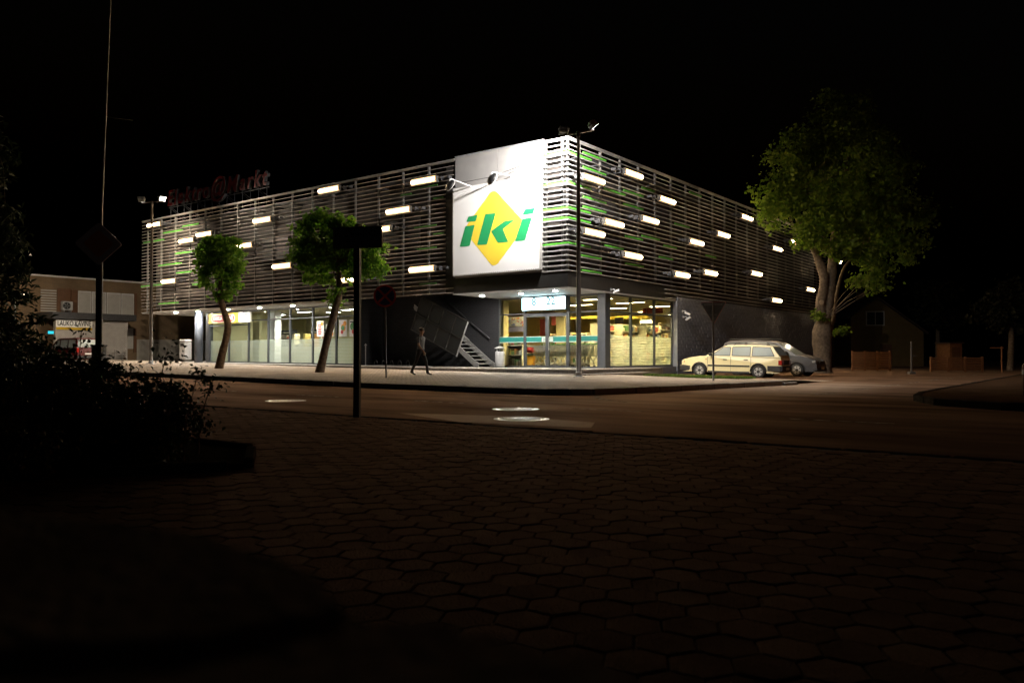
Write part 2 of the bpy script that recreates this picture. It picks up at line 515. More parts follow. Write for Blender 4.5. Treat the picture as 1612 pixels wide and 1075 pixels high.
def put(name, me, parent=None, loc=None, rot=None):
    o = bpy.data.objects.new(name, me)
    COL.objects.link(o)
    if parent is not None:
        o.parent = parent
    if loc is not None:
        o.location = loc
    if rot is not None:
        o.rotation_euler = rot
    return o

def tag(o, label=None, cat=None, group=None, kind=None):
    for k, v in (("label", label), ("category", cat), ("group", group), ("kind", kind)):
        if v:
            o[k] = v
    return o

def thing(name, label, cat, loc=(0, 0, 0), rz=0.0, group=None):
    o = bpy.data.objects.new(name, None)
    COL.objects.link(o)
    o.empty_display_size = 0.3
    o.location = loc
    o.rotation_euler = (0, 0, rz)
    return tag(o, label, cat, group)

KIDS = {}
def children_of(o):
    return [c for c in COL.objects if c.parent == o]

def copy_tree(o, loc, rz=None, label=None):
    c = o.copy()
    COL.objects.link(c)
    c.location = loc
    if rz is not None:
        c.rotation_euler = (0, 0, rz)
    if label:
        c["label"] = label
    for ch in children_of(o):
        d = ch.copy()
        COL.objects.link(d)
        d.parent = c
        for g in children_of(ch):
            e = g.copy()
            COL.objects.link(e)
            e.parent = d
    return c

def text_mesh(body, size=1.0, extrude=0.0, shear=0.0, offset=0.0, mats=(None,), align='CENTER', spacing=1.0, face_side=False):
    cu = bpy.data.curves.new("lettering", 'FONT')
    cu.body = body
    cu.size = size
    cu.extrude = extrude
    cu.shear = shear
    cu.offset = offset
    cu.align_x = align
    cu.align_y = 'CENTER'
    cu.space_character = spacing
    cu.resolution_u = 3
    o = bpy.data.objects.new("lettering_tmp", cu)
    COL.objects.link(o)
    dg = bpy.context.evaluated_depsgraph_get()
    me = bpy.data.meshes.new_from_object(o.evaluated_get(dg))
    bpy.data.objects.remove(o)
    bpy.data.curves.remove(cu)
    me.materials.clear()
    for q in mats:
        me.materials.append(q)
    if face_side and len(mats) > 1:
        for p in me.polygons:
            p.material_index = 0 if abs(p.normal.z) > 0.5 else 1
    return me

def fit_width(me, width):
    xs_ = [v.co.x for v in me.vertices]
    k = width / (max(xs_) - min(xs_))
    for v in me.vertices:
        v.co.x *= k
    return me

def blade_mesh(name, pts, nrm, ups, size, material, aspect=1.0, fold=0.25):
    """leaf blades: two quads folded along the midrib, one island per leaf (numpy)"""
    n = len(pts)
    rnd = np.random.default_rng(5)
    a = np.cross(nrm, ups)
    a /= np.maximum(1e-6, np.linalg.norm(a, axis=1, keepdims=True))
    b = np.cross(a, nrm)
    b /= np.maximum(1e-6, np.linalg.norm(b, axis=1, keepdims=True))
    s = (size * rnd.uniform(0.6, 1.25, n))[:, None]
    hw = 0.42 * aspect
    base = pts - b * s * 0.5
    tip = pts + b * s * 0.5 - nrm * s * 0.12
    l1 = pts - a * s * hw - b * s * 0.08 + nrm * s * fold * 0.4
    r1 = pts + a * s * hw - b * s * 0.08 + nrm * s * fold * 0.4
    v = np.stack([base, r1, tip, l1], axis=1).reshape(-1, 3)
    idx = np.arange(n * 4).reshape(n, 4)
    tri = np.concatenate([idx[:, [0, 1, 2]], idx[:, [0, 2, 3]]], axis=1).reshape(-1, 3)
    me = bpy.data.meshes.new(name)
    me.vertices.add(len(v))
    me.vertices.foreach_set("co", v.astype(np.float32).ravel())
    nl = tri.size
    me.loops.add(nl)
    me.loops.foreach_set("vertex_index", tri.astype(np.int32).ravel())
    me.polygons.add(len(tri))
    me.polygons.foreach_set("loop_start", np.arange(0, nl, 3, dtype=np.int32))
    me.polygons.foreach_set("loop_total", np.full(len(tri), 3, dtype=np.int32))
    me.update(calc_edges=True)
    me.validate()
    me.materials.append(material)
    return me

def crown_points(blobs, n, seed, clump=0.35, shell=0.55, keep=None, per=42):
    """leaf positions gathered in clumps spread through several ellipsoids; returns points and outward-ish normals"""
    rg = np.random.default_rng(seed)
    vol = np.array([b[1][0] * b[1][1] * b[1][2] for b in blobs]) ** 0.75
    vol /= vol.sum()
    P, N = [], []
    for (c, r), share in zip(blobs, vol):
        k = int(n * share)
        nc = max(4, k // per)
        d = rg.normal(size=(nc, 3)); d /= np.linalg.norm(d, axis=1, keepdims=True)
        rad = rg.uniform(shell ** 3, 1.0, nc) ** (1 / 3.0)
        cc = np.array(c) + d * rad[:, None] * np.array(r)
        pick = rg.integers(0, nc, k)
        off = rg.normal(size=(k, 3)) * clump * np.array([1, 1, 0.6])
        P.append(cc[pick] + off)
        nn = d[pick] * 0.6 + rg.normal(size=(k, 3)) * 0.55 + np.array([0, 0, 0.55])
        N.append(nn)
    P = np.concatenate(P); N = np.concatenate(N)
    N /= np.linalg.norm(N, axis=1, keepdims=True)
    if keep is not None:
        ok = keep(P)
        P, N = P[ok], N[ok]
    return P, N
# ================================================================== SETTING
def grid_sheet(name, xs, ys, zf, material, mapf=None):
    vs, fs = [], []
    nx = len(xs)
    for y in ys:
        for x in xs:
            X, Y = mapf(x, y) if mapf else (x, y)
            vs.append(bw(X, Y, zf(X, Y)))
    for j in range(len(ys) - 1):
        for i in range(nx - 1):
            fs.append((j * nx + i, j * nx + i + 1, (j + 1) * nx + i + 1, (j + 1) * nx + i))
    b = MB()
    b.add(vs, fs)
    o = b.build(name, material, None, True)
    o["kind"] = "structure"
    return o

def frange(a, b, st):
    n = max(1, int(round((b - a) / st)))
    return [a + (b - a) * i / n for i in range(n + 1)]

BR_E = (0, 0, BR)
grid_sheet("ground", [-420, -200, -100, -60, -40, -20, -6, 6, 20, 60, 200, 420], [-300, -100, -40, -10, 30, 80, 200, 420],
           lambda x, y: zg(max(x, -110)) - 0.16, EARTH)
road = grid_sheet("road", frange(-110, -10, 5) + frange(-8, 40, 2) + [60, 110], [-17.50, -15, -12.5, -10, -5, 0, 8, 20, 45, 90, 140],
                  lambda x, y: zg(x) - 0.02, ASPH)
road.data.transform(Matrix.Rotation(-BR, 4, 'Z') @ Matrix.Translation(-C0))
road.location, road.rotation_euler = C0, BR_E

def zap(x, y):
    """pavement on the corner and the apron where the cars stand"""
    if y <= 1:
        return zpave(x, y)
    t = min(1, (y - 1) / 4.0)
    t = t * t * (3 - 2 * t)
    low = -0.012 + 0.08 * min(1, max(0, (6.5 - x) / 6.0))
    return zpave(x, 1) * (1 - t) + low * t

def pmap(x, y):
    if x > 5.4:                                  # rounded kerb corner, then the short side swings outwards
        r = 1.6
        dy = r - math.sqrt(max(0, r * r - (x - 5.4) ** 2))
        y = y + dy * min(1, max(0, (1 - y) / 11.0))
    if x > 4:
        x += (x - 4) / 3.0 * 1.3 * min(1, max(0, (y + 9.5) / 10.0))
    return x, y

pxs = frange(-62, -14, 4) + frange(-12, 4, 1) + [4.7, 5.4, 5.8, 6.2, 6.5, 6.75, 6.92, 7.0]
pav = grid_sheet("pavement", pxs, [-9.86, -9.4, -8.5, -7, -5, -3, -1.5, 0, 1, 1.8, 2.6, 3.4, 4.2, 5, 6.4], zap, PAVE, pmap)
pav.data.transform(Matrix.Rotation(-BR, 4, 'Z') @ Matrix.Translation(-C0))
pav.location, pav.rotation_euler = C0, BR_E
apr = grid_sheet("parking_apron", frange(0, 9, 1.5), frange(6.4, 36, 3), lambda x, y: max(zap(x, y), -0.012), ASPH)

# kerb stones along the pavement edge
KM = {}
def kerbs(points, parent, top, w=0.15):
    P = [Vector((p[0], p[1], 0)) for p in points]
    for a, b in zip(P[:-1], P[1:]):
        L = (b - a).length
        n = max(1, int(round(L / 1.0)))
        d = b - a
        key = (round(L / n, 2), w)
        if key not in KM:
            KM[key] = MB().cbox(-L / n / 2 + 0.008, L / n / 2 - 0.008, -w / 2, w / 2, -0.26, 0.0, 0.02).mesh("kerb_stone", DKERB if w == 0.151 else KERB)
        for i in range(n):
            c = a + d * ((i + 0.5) / n)
            z = top(c.x, c.y) + random.uniform(-0.004, 0.008)
            put("kerb_stone", KM[key], parent, (c.x, c.y, z), (random.uniform(-.01, .01), 0, math.atan2(d.y, d.x)))

edge = [(-62, -9.93), (5.4, -9.93)] + [pmap(x, -9.86) for x in (5.9, 6.4, 6.75)] + [pmap(7.05, y) for y in (-9.4, -7.0, -5.0, -3.0, -1.5, 0.0)]
edge[-9:-6] = [(x, y - 0.05) for x, y in edge[-9:-6]]
kerbs(edge[:1] + [(-1, -9.93)] + edge[1:], pav, lambda x, y: zpave(x, y) + 0.012)
kerbs([(8.42, 0.0), (8.5, 1.0)], pav, lambda x, y: 0.07)

# the corner island across the side street
def zis(x, y):
    return 0.10
isl = MB()
ipoly = [(15.6, -9.4), (14.4, -8.6), (13.8, -7.2), (13.6, -5.5), (13.6, 60), (60, 60), (60, -9.4)]
isl.prism(ipoly, -0.02, 0.10)
io = isl.build("far_pavement", DARKP)
io.location, io.rotation_euler = C0, BR_E
io["kind"] = "structure"
kerbs([(34, -9.45), (15.6, -9.45), (14.4, -8.65), (13.75, -7.2), (13.53, -5.5), (13.53, 30)], io, lambda x, y: 0.115, 0.151)

# painted lines
mk = MB()
def mark(x0, y0, x1, y1, wd):
    a, b = Vector((x0, y0, 0)), Vector((x1, y1, 0))
    d = (b - a).normalized()
    nrm = Vector((-d.y, d.x, 0)) * wd / 2
    q = [a - nrm, b - nrm, b + nrm, a + nrm]
    mk.add([(p.x, p.y, zg(p.x) - 0.015) for p in q], [(0, 1, 2, 3)])
for i in range(-14, 14):
    mark(i * 4.0 + 1.2, -13.8, i * 4.0 + 2.7, -13.8, 0.11)
for i in range(14):
    mark(11.2, -6.0 + i * 3.6, 11.3, -4.4 + i * 3.6, 0.11)
for i in range(9):                               # worn curved line swinging into the side street
    t0, t1 = i / 9 * 1.35, (i + 0.8) / 9 * 1.35
    r = 4.4
    mark(11.1 - r * math.sin(t0), -12.0 + r * (1 - math.cos(t0)) , 11.1 - r * math.sin(t1), -12.0 + r * (1 - math.cos(t1)), 0.12) if i > 2 else None
mo = mk.build("road_markings", PAINTL)
mo.location, mo.rotation_euler = C0, BR_E
mo["kind"] = "structure"

# hexagonal pavers of the near square
plaza = MB()
plaza.box(-40, 60, -46, -17.62, -0.6, -0.014)
po = plaza.build("plaza", SAND)
po.location, po.rotation_euler = C0, BR_E
po["kind"] = "structure"
HS = 0.114
def hexm(name, r, k):
    b = MB()
    vs = []
    rr = random.Random(k)
    jit = [rr.uniform(-0.004, 0.004) for _ in range(6)]
    for z, q in ((-0.05, r), (-0.005, r), (0.0, r - 0.006)):
        for i in range(6):
            t = math.pi / 3 * i
            vs.append(((q + jit[i]) * math.cos(t), (q + jit[i]) * math.sin(t), z))
    fs = [tuple(range(12, 18))]
    for lv in range(2):
        for i in range(6):
            j = (i + 1) % 6
            fs.append((lv * 6 + i, lv * 6 + j, lv * 6 + 6 + j, lv * 6 + 6 + i))
    b.add(vs, fs)
    return b
# pale repair in the asphalt by the edge of the square
rp_ = MB()
rp_.add([(p.x, p.y, -0.0165) for p in (Vector((7.6, -16.6, 0)), Vector((9.6, -17.35, 0)), Vector((11.6, -16.95, 0)), Vector((11.2, -16.2, 0)), Vector((9.4, -16.0, 0)))], [(0, 1, 2, 3, 4)])
rpo = rp_.build("road_patch", mat("pale_repair", (0.12, 0.095, 0.072), (0.07, 0.052, 0.038), 4, 0.95, spec=0.02, detail=9))
grazing_sheen(rpo.data.materials[0], (1.0, 0.75, 0.58), 0.30, 0.62)
rpo.location, rpo.rotation_euler = C0, BR_E
rpo["kind"] = "structure"
hx = [hexm("hexagonal_paver", HS - 0.0028, k) for k in range(4)]
hxm = [h.mesh("hexagonal_paver", HEXM) for h in hx]
cells = []
dx, dy = HS * 1.5, HS * math.sqrt(3)
cam_b = wb(CAM)
for i in range(-160, 140):
    for j in range(-155, 95):
        x = 17.3 + i * dx * 1.0
        y = -26.2 + j * dy + (dy / 2 if i % 2 else 0)
        if y > -17.76 or y < -27.5 or x < 0 or x > 36:
            continue
        p = bw(x, y)
        d = math.hypot(p.x, p.y)
        if d > 26:
            continue
        seen = p.y > 1.9 and abs(p.x) < 0.66 * p.y + 0.3
        cells.append((0 if seen else 1, d, x, y))
cells.sort()
stuff = MB()
for n, (s_, d, x, y) in enumerate(cells):
    h = random.uniform(-0.004, 0.002)
    tx, ty = random.uniform(-.008, .008), random.uniform(-.008, .008)
    if n < 300:
        put("hexagonal_paver", hxm[n % 4], po, (x, y, h), (tx, ty, 0))
    else:
        o_ = hx[n % 4]
        M = Matrix.Translation((x, y, h)) @ Matrix.Rotation(tx, 4, 'X') @ Matrix.Rotation(ty, 4, 'Y')
        stuff.add([M @ Vector(v) for v in o_.v], o_.f)
so = stuff.build("hexagonal_paving", HEXM, po)
so["kind"] = "stuff"
kerbs([(-6, -17.57), (34, -17.57)], po, lambda x, y: -0.006, 0.151)

# manhole covers
def manhole(px, py, label):
    z0 = -0.018
    d = ray(px, py)
    p = CAM + d * ((z0 - CAM.z) / d.z)
    t = thing("manhole_cover", label, "manhole cover", (p.x, p.y, z0), random.uniform(0, 3), "round iron manhole covers in the road")
    b = MB()
    n = 40
    for r0, r1, z0_, z1_ in ((0.43, 0.35, 0.004, 0.016), (0.35, 0.34, 0.016, 0.006)):
        vs = [(r * math.cos(2 * math.pi * k / n), r * math.sin(2 * math.pi * k / n), z) for r, z in ((r0, z0_), (r1, z1_)) for k in range(n)]
        b.add(vs, [(k, (k + 1) % n, n + (k + 1) % n, n + k) for k in range(n)])
    b.build("ring", IRON, t)
    c = MB()
    c.add([(0.335 * math.cos(2 * math.pi * k / n), 0.335 * math.sin(2 * math.pi * k / n), 0.005) for k in range(n)], [tuple(range(n))])
    for i in range(-6, 7):
        for j in range(-6, 7):
            x, y = i * 0.048, j * 0.048
            if x * x + y * y < 0.30 ** 2:
                c.box(x - 0.015, x + 0.015, y - 0.015, y + 0.015, 0.005, 0.014)
    c.build("lid", IRON, t)
manhole(450, 631, "round iron manhole cover alone in the road towards the round street trees")
manhole(812, 644, "round iron manhole cover on the road side of the pair before the entrance")
manhole(821, 659.5, "round iron manhole cover at the edge of the hexagonal paving, larger of the pair")

# ================================================================== THE SUPERMARKET
B = thing("supermarket", "two storey corner supermarket wrapped in aluminium slats over glazed ground floor", "building", C0, BR)
ZT, PITCHZ = 9.48, 0.199
GX = -0.23                                        # glazing plane of the short side
XL, _ = hit_y(330, 520, 1.7)                      # ends of the long glazing
XR, _ = hit_y(566, 520, 1.7)
XE, _ = hit_y(785.5, 520, 3.2)                    # left end of the entrance glazing
YF, _ = hit_x(1066, 520, 0.05)                    # end face of the block wall
XEND, YEND = -32.7, 34.0

MB().box(XEND + 0.4, -0.75, 0.75, YEND - 0.3, 3.95, 9.15).build("upper_wall", DARKWALL, B)
rf = MB().box(XEND + 0.3, -0.6, 0.6, YEND - 0.2, 9.15, 9.3).build("roof", DKSTEEL, B)

# slats, one object per bar; green filler bars between the rows
def slat(x0, x1, y0, y1, z, m=ALU, h=0.030):
    MB().cbox(x0, x1, y0, y1, z - h / 2, z + h / 2, 0.005).build("slat", m, B)
def zrow(k):
    return ZT - PITCHZ * k
for k in range(30):
    z = zrow(k)
    xr = -5.98 if (k < 6 or k >= 28) else -6.47
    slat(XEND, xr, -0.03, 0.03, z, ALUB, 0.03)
    if k < 27:
        slat(-1.19, 0.035, -0.035, 0.035, z, ALU, 0.05)
        slat(-0.035, 0.035, 0.04, YEND, z)
    else:
        slat(-0.035, 0.035, 8.3, YEND, z)
def z_green(z):
    k = math.floor((ZT - z) / PITCHZ)
    return zrow(k) - PITCHZ * 0.60
def zoom5(x, y):
    return 860 + x * 440 / 1526, 190 + y * 310 / 1075
for x1, y1, x2, y2 in [(118, 165, 245, 212), (200, 168, 325, 217), (200, 250, 325, 293), (118, 330, 245, 372), (315, 367, 430, 407), (420, 375, 528, 413),
        (200, 410, 325, 448), (200, 465, 325, 500), (118, 468, 240, 502), (420, 452, 528, 488), (118, 525, 240, 555), (520, 365, 590, 388),
        (700, 568, 780, 590), (520, 628, 618, 657), (430, 628, 525, 657), (315, 682, 420, 700), (640, 680, 710, 704), (615, 748, 690, 765),
        (190, 735, 300, 760), (118, 660, 240, 690), (190, 820, 300, 840), (430, 785, 530, 805), (780, 380, 845, 402), (870, 740, 925, 758)]:
    ya, za = hit_x(*zoom5(x1, y1), 0.0)
    yb, zb = hit_x(*zoom5(x2, y2), 0.0)
    slat(-0.02, 0.035, max(0.05, ya), yb, z_green((za + zb) / 2), GREEN, 0.075)
for y1 in (165, 330, 468, 525, 660):
    za = hit_x(*zoom5(122, y1), 0.0)[1]
    slat(-1.19, 0.03, -0.02, 0.035, z_green(za), GREEN, 0.075)
def zm(ox, oy, sc):
    return lambda x, y: (ox + x * sc, oy + y * sc)
za1, za2, za3 = zm(200, 240, 0.344), zm(400, 260, 0.3348), zm(640, 240, 0.2046)
for f_, x1, y1, x2, y2 in [(za1, 75, 408, 170, 392), (za1, 165, 362, 255, 350), (za1, 255, 343, 328, 326), (za1, 220, 470, 325, 455), (za1, 145, 523, 250, 511),
        (za1, 225, 545, 300, 537), (za1, 65, 620, 165, 608), (za1, 300, 612, 340, 606), (za1, 145, 698, 235, 692), (za2, 740, 108, 790, 98), (za2, 860, 145, 892, 138),
        (za2, 690, 132, 740, 126), (za3, 115, 282, 240, 266), (za3, 205, 337, 275, 331), (za3, 60, 560, 230, 546), (za3, 205, 612, 290, 602), (za3, 80, 757, 230, 744), (za3, 100, 1005, 230, 995)]:
    xa, za = hit_y(*f_(x1, y1), 0.0)
    xb, zb = hit_y(*f_(x2, y2), 0.0)
    slat(xa, xb, -0.03, 0.02, z_green((za + zb) / 2), GREEN if f_ is za1 else GREEN2, 0.06)

pm = MB().box(-0.045, 0.045, -0.045, 0.045, 0, 5.2).mesh("post", POSTD)
pl = MB().box(-0.045, 0.045, -0.045, 0.045, 0, 5.75).mesh("post", POSTD)
x = -5.93
while x > XEND:
    put("post", pl, B, (x, 0.11, 3.72))
    x -= 1.64
for x in (-1.12, -0.32):
    put("post", pm, B, (x, 0.11, 4.28))
y = 0.16
for i in range(21):
    put("post", pm, B, (-0.11, [0.16, 1.0][i] if i < 2 else 2.63 + (i - 2) * 1.64, 4.28))
MB().box(XEND, -5.9, -0.05, 0.16, 9.53, 9.57).box(-1.24, 0.06, -0.06, 0.16, 9.53, 9.57).box(-0.16, 0.06, 0.17, YEND, 9.53, 9.57).build("top_rail", ALU, B)
# brackets between posts and wall, at the height of the parapet
bmy = MB().box(-0.03, 0.03, 0.16, 0.76, -0.03, 0.03).mesh("bracket", DKSTEEL)
x = -5.93
while x > XEND:
    for z in (8.95, 4.3):
        put("bracket", bmy, B, (x, 0, z))
    x -= 1.64
for i in range(21):
    y = [0.16, 1.0][i] if i < 2 else 2.63 + (i - 2) * 1.64
    for z in (8.95, 4.4):
        put("bracket", bmy, B, (0, y, z), (0, 0, math.pi / 2))

# dark upstairs windows behind the slats of the long side
wf = MB()
for x0 in (-29.5, -24.6, -19.7, -14.8, -9.9):
    f = MB()
    f.box(x0 - 1.2, x0 + 1.2, 0.69, 0.75, 7.35, 7.42).box(x0 - 1.2, x0 + 1.2, 0.69, 0.75, 5.75, 5.82)
    for q in (-1.2, -0.03, 1.13):
        f.box(x0 + q, x0 + q + 0.07, 0.69, 0.745, 5.82, 7.35)
    fo = f.build("window", DKSTEEL, B)
    MB().box(x0 - 1.13, x0 + 1.13, 0.70, 0.71, 5.82, 7.35).build("pane", BLACKP, fo)

# white cladding behind the billboard, dark fascia under it
MB().box(-5.88, -3.55, 0.0, 0.07, 4.32, 9.60).build("cladding_panel", CLADM, B)
MB().box(-3.535, -1.2, 0.0, 0.07, 4.32, 9.60).build("cladding_panel", CLADM, B)
MB().box(-5.9, -1.18, -0.02, 0.1, 9.605, 9.66).build("parapet_cap", STEEL, B)
MB().box(-6.0, 0.0, 0.0, 0.25, 3.67, 4.31).box(-0.25, 0.0, 0.26, YF + 0.1, 3.67, 4.31).build("fascia", FASCIA, B)
MB().box(-0.27, -0.02, YF + 0.1, YEND, 3.6, 4.31).build("fascia", FASCIA, B)
MB().box(-6.46, -6.02, 0.05, 0.12, 3.67, 9.3).build("cladding_panel", FASCIA, B)

# soffits
MB().box(XEND, XR, 0.05, 1.7, 3.63, 3.70).build("soffit", SOFFIT, B)
MB().box(XEND, XL, 1.7, 9.0, 3.63, 3.70).build("soffit", SOFFIT, B)
MB().box(-6.04, -0.01, 0.01, 3.2, 3.62, 3.665).box(GX, -0.01, 3.2, YF, 3.62, 3.665).build("soffit", SOFFIT, B)
MB().box(XR, -6.04, 0.3, 3.3, 4.35, 4.42).build("stairwell_ceiling", FASCIA, B)
MB().box(XR - 0.1, XR, 0.06, 1.7, 3.7, 4.4).box(-6.04, -6.0, 0.26, 3.2, 3.7, 4.4).build("stairwell_side", FASCIA, B)

# terrace with two steps
tm = MB()
xs = frange(XEND, -6, 3) + frange(-5, 0.3, 1)
def tier(y0, x1, dz, y1=4.0):
    b = MB()
    xs = frange(XEND - 6, -6, 3) + frange(-5, 0, 1)
    xs = [q for q in xs if q < x1 - 0.01] + [x1]
    for a, c in zip(xs[:-1], xs[1:]):
        za, zc = zterr(a) - dz, zterr(c) - dz
        b.add([(a, y0, -0.1), (c, y0, -0.1), (c, y0, zc), (a, y0, za), (a, y1, za), (c, y1, zc), (c, y1, -0.1)], [(0, 1, 2, 3), (3, 2, 5, 4)])
    zc = zterr(x1) - dz
    b.add([(x1, y0, -0.1), (x1, y1, -0.1), (x1, y1, zc), (x1, y0, zc)], [(0, 1, 2, 3)])
    b.add([(x1, y1, -0.1), (x1 - 8, y1, -0.1), (x1 - 8, y1, zc), (x1, y1, zc)], [(0, 1, 2, 3)])
    return b
t1 = tier(-0.20, 0.75, 0.0, 6.6).build("terrace", STEPM, B)
t2 = tier(-0.58, 1.2, 0.16, 4.6).build("step", STEPM, B)
# nosing stones along the step edges, one object each
nz_ = MB().cbox(-0.195, 0.195, 0.0, 0.20, -0.055, 0.0, 0.012).mesh("step_stone", KERB)
for y0, x1, dz in ((-0.22, 0.75, 0.0), (-0.60, 1.2, 0.16)):
    n = 42
    for i in range(n):
        x = x1 - 0.2 - i * 0.40
        put("step_stone", nz_, B, (x, y0, zterr(x) - dz + 0.006), (0, 0, 0))
for x1, dz, y1 in ((0.77, 0.0, 6.5), (1.22, 0.16, 4.5)):
    i = 0
    while -0.2 + 0.4 * i + 0.4 < y1:
        put("step_stone", nz_, B, (x1, (0.2 if dz == 0 else -0.18) + 0.4 * i, zterr(0) - dz + 0.006), (0, 0, math.pi / 2))
        i += 1

# the dark recessed wall behind the staircase, and the block wall of the short side
DKB = brick_mat("dark_brick", (0.030, 0.031, 0.036), (0.036, 0.037, 0.043), (0.012, 0.012, 0.014), 0.25, 0.088, 0.007, vec='XZ', bump=0.6)
MB().box(XR, XE, 3.2, 3.4, 0.2, 4.35).box(XR - 0.02, XR + 0.12, 1.72, 3.2, 0.2, 3.9).build("brick_wall", DKB, B)
MB().box(-0.2, 0.02, YF + 0.03, YEND, -0.1, 3.95).build("block_wall", MORTAR, B)
MB().box(-0.22, 0.06, YF, YF + 0.03, 0.2, 3.62).build("wall_end", FINM, B)
bl = [MB().cbox(0.0, 0.035, 0.004, 0.386, 0.004, 0.186, 0.008).mesh("block", BLOCK), MB().cbox(0.0, 0.035, 0.004, 0.19, 0.004, 0.186, 0.008).mesh("block", BLOCK)]
rest = MB()
nb = 0
cand = []
for r_ in range(20):
    z = 0.0 + r_ * 0.19
    y = YF + 0.035
    first = True
    while y < YEND - 0.4:
        if first and r_ % 2:
            cand.append((y, z, 1)); y += 0.194
        else:
            cand.append((y, z, 0)); y += 0.39
        first = False
cand.sort()
for n, (y, z, k) in enumerate(cand):
    ex = random.uniform(-0.006, 0.006)
    if n < 290:
        put("block", bl[k], B, (0.02 + ex, y, z))
    else:
        rest.box(0.02 + ex, 0.055 + ex, y + 0.004, y + (0.386 if k == 0 else 0.19), z + 0.004, z + 0.186)
ro = rest.build("blockwork", BLOCK, B)
ro["kind"] = "stuff"

# ---------------------------------------------------------------- glazing
def window_y(yb, x0, x1, z0, z1, ztr, frost=None, fw=0.055, dep=0.10, name="window", parent=B):
    """one bay of glazing in a wall facing the street (plane building-y = yb): frame > panes, film"""
    f = MB()
    f.box(x0, x0 + fw, yb - dep / 2, yb + dep / 2, z0, z1).box(x1 - fw, x1, yb - dep / 2, yb + dep / 2, z0, z1)
    f.box(x0 + fw, x1 - fw, yb - dep / 2 + .002, yb + dep / 2 - .002, z0, z0 + fw * 1.3)
    f.box(x0 + fw, x1 - fw, yb - dep / 2 + .002, yb + dep / 2 - .002, z1 - fw, z1)
    if ztr:
        f.box(x0 + fw, x1 - fw, yb - dep / 2 + .004, yb + dep / 2 - .004, ztr - fw / 2, ztr + fw / 2)
    fo = f.build(name, FRAME, parent)
    lo, hi = z0 + fw * 1.3, z1 - fw
    for a, b in ([(lo, ztr - fw / 2), (ztr + fw / 2, hi)] if ztr else [(lo, hi)]):
        MB().box(x0 + fw, x1 - fw, yb - 0.006, yb + 0.006, a, b).build("pane", GLASS, fo)
    if frost:
        MB().quad((x0 + fw, yb + 0.012, lo), (x1 - fw, yb + 0.012, lo), (x1 - fw, yb + 0.012, frost), (x0 + fw, yb + 0.012, frost)).build("frosted_film", FROST, fo)
    return fo

def window_x(xb, y0, y1, z0, z1, ztr, frost=None, fw=0.055, dep=0.10):
    f = MB()
    f.box(xb - dep / 2, xb + dep / 2, y0, y0 + fw, z0, z1).box(xb - dep / 2, xb + dep / 2, y1 - fw, y1, z0, z1)
    for a, b in ((z0, z0 + fw * 1.3), (z1 - fw, z1), (ztr - fw / 2, ztr + fw / 2)):
        f.box(xb - dep / 2 + .003, xb + dep / 2 - .003, y0 + fw, y1 - fw, a, b)
    fo = f.build("window", FRAME, B)
    lo, hi = z0 + fw * 1.3, z1 - fw
    for a, b in ((lo, ztr - fw / 2), (ztr + fw / 2, hi)):
        MB().box(xb - 0.006, xb + 0.006, y0 + fw, y1 - fw, a, b).build("pane", GLASS, fo)
    MB().quad((xb - 0.012, y0 + fw, lo), (xb - 0.012, y1 - fw, lo), (xb - 0.012, y1 - fw, frost), (xb - 0.012, y0 + fw, frost)).build("frosted_film", FROST, fo)
    return fo

ZC = 3.60
# long side: seven bays
ms = [hit_y(p, 520, 1.7)[0] for p in (331, 361, 392, 423, 457, 493, 530, 564)]
for i in range(7):
    zb = zterr((ms[i] + ms[i + 1]) / 2)
    zt_ = hit_y((331 + 564) / 2, 503, 1.7)[1]
    window_y(1.7, ms[i] + .002, ms[i + 1] - .002, zb, ZC, 3.02 if i > 1 else 2.78, frost=1.86)
MB().box(ms[0] - 0.35, ms[0] - 0.002, 1.6, 2.0, zterr(-28) - 0.05, ZC).build("end_wall", FRAME, B)
# entrance
ex = [hit_y(p, 520, 3.2)[0] for p in (786, 826.5, 862.2, 895, 943)]
ZTR = 2.86
window_y(3.2, ex[0], ex[1] - .003, 0.42, ZC, ZTR)
window_y(3.2, ex[3] + .003, ex[4], 0.42, ZC, ZTR)
window_y(3.2, ex[1], ex[3], ZTR - 0.06, ZC, None)
for a, b, s_ in ((ex[1], ex[2] - .002, 1), (ex[2] + .002, ex[3], -1)):
    d = MB()
    d.box(a, a + 0.09, 3.14, 3.24, 0.42, ZTR - .063).box(b - 0.09, b, 3.14, 3.24, 0.42, ZTR - .063)
    d.box(a + .09, b - .09, 3.145, 3.235, 0.43, 0.53).box(a + .09, b - .09, 3.145, 3.235, ZTR - 0.16, ZTR - 0.064)
    do = d.build("door", FRAME, B)
    MB().box(a + .09, b - .09, 3.185, 3.195, 0.53, ZTR - 0.16).build("pane", GLASS, do)
    hx_ = (b - 0.13) if s_ > 0 else (a + 0.13)
    MB().tube([(hx_, 3.09, 1.2), (hx_, 3.09, 1.75)], 0.018, 6).box(hx_ - .01, hx_ + .01, 3.09, 3.15, 1.25, 1.27).box(hx_ - .01, hx_ + .01, 3.09, 3.15, 1.68, 1.7).build("handle", STEEL, do)
TEAL = mat("teal_film", (0.012, 0.19, 0.165), (0.012, 0.17, 0.15), 2, 0.5)
PALE = mat("pale_film", (0.55, 0.66, 0.60), None, 2, 0.5)
for a, b in ((ex[0] + .05, ex[1] - .06), (ex[1] + .1, ex[2] - .32), (ex[2] + .32, ex[3] - .1), (ex[3] + .06, ex[4] - .05)):
    MB().box(a, b, 3.170, 3.178, 1.58, 1.80).build("glass_stripe", TEAL, B)
    MB().box(a, b, 3.166, 3.169, 1.555, 1.585).box(a, b, 3.166, 3.169, 1.795, 1.825).build("stripe_edge", PALE, B)
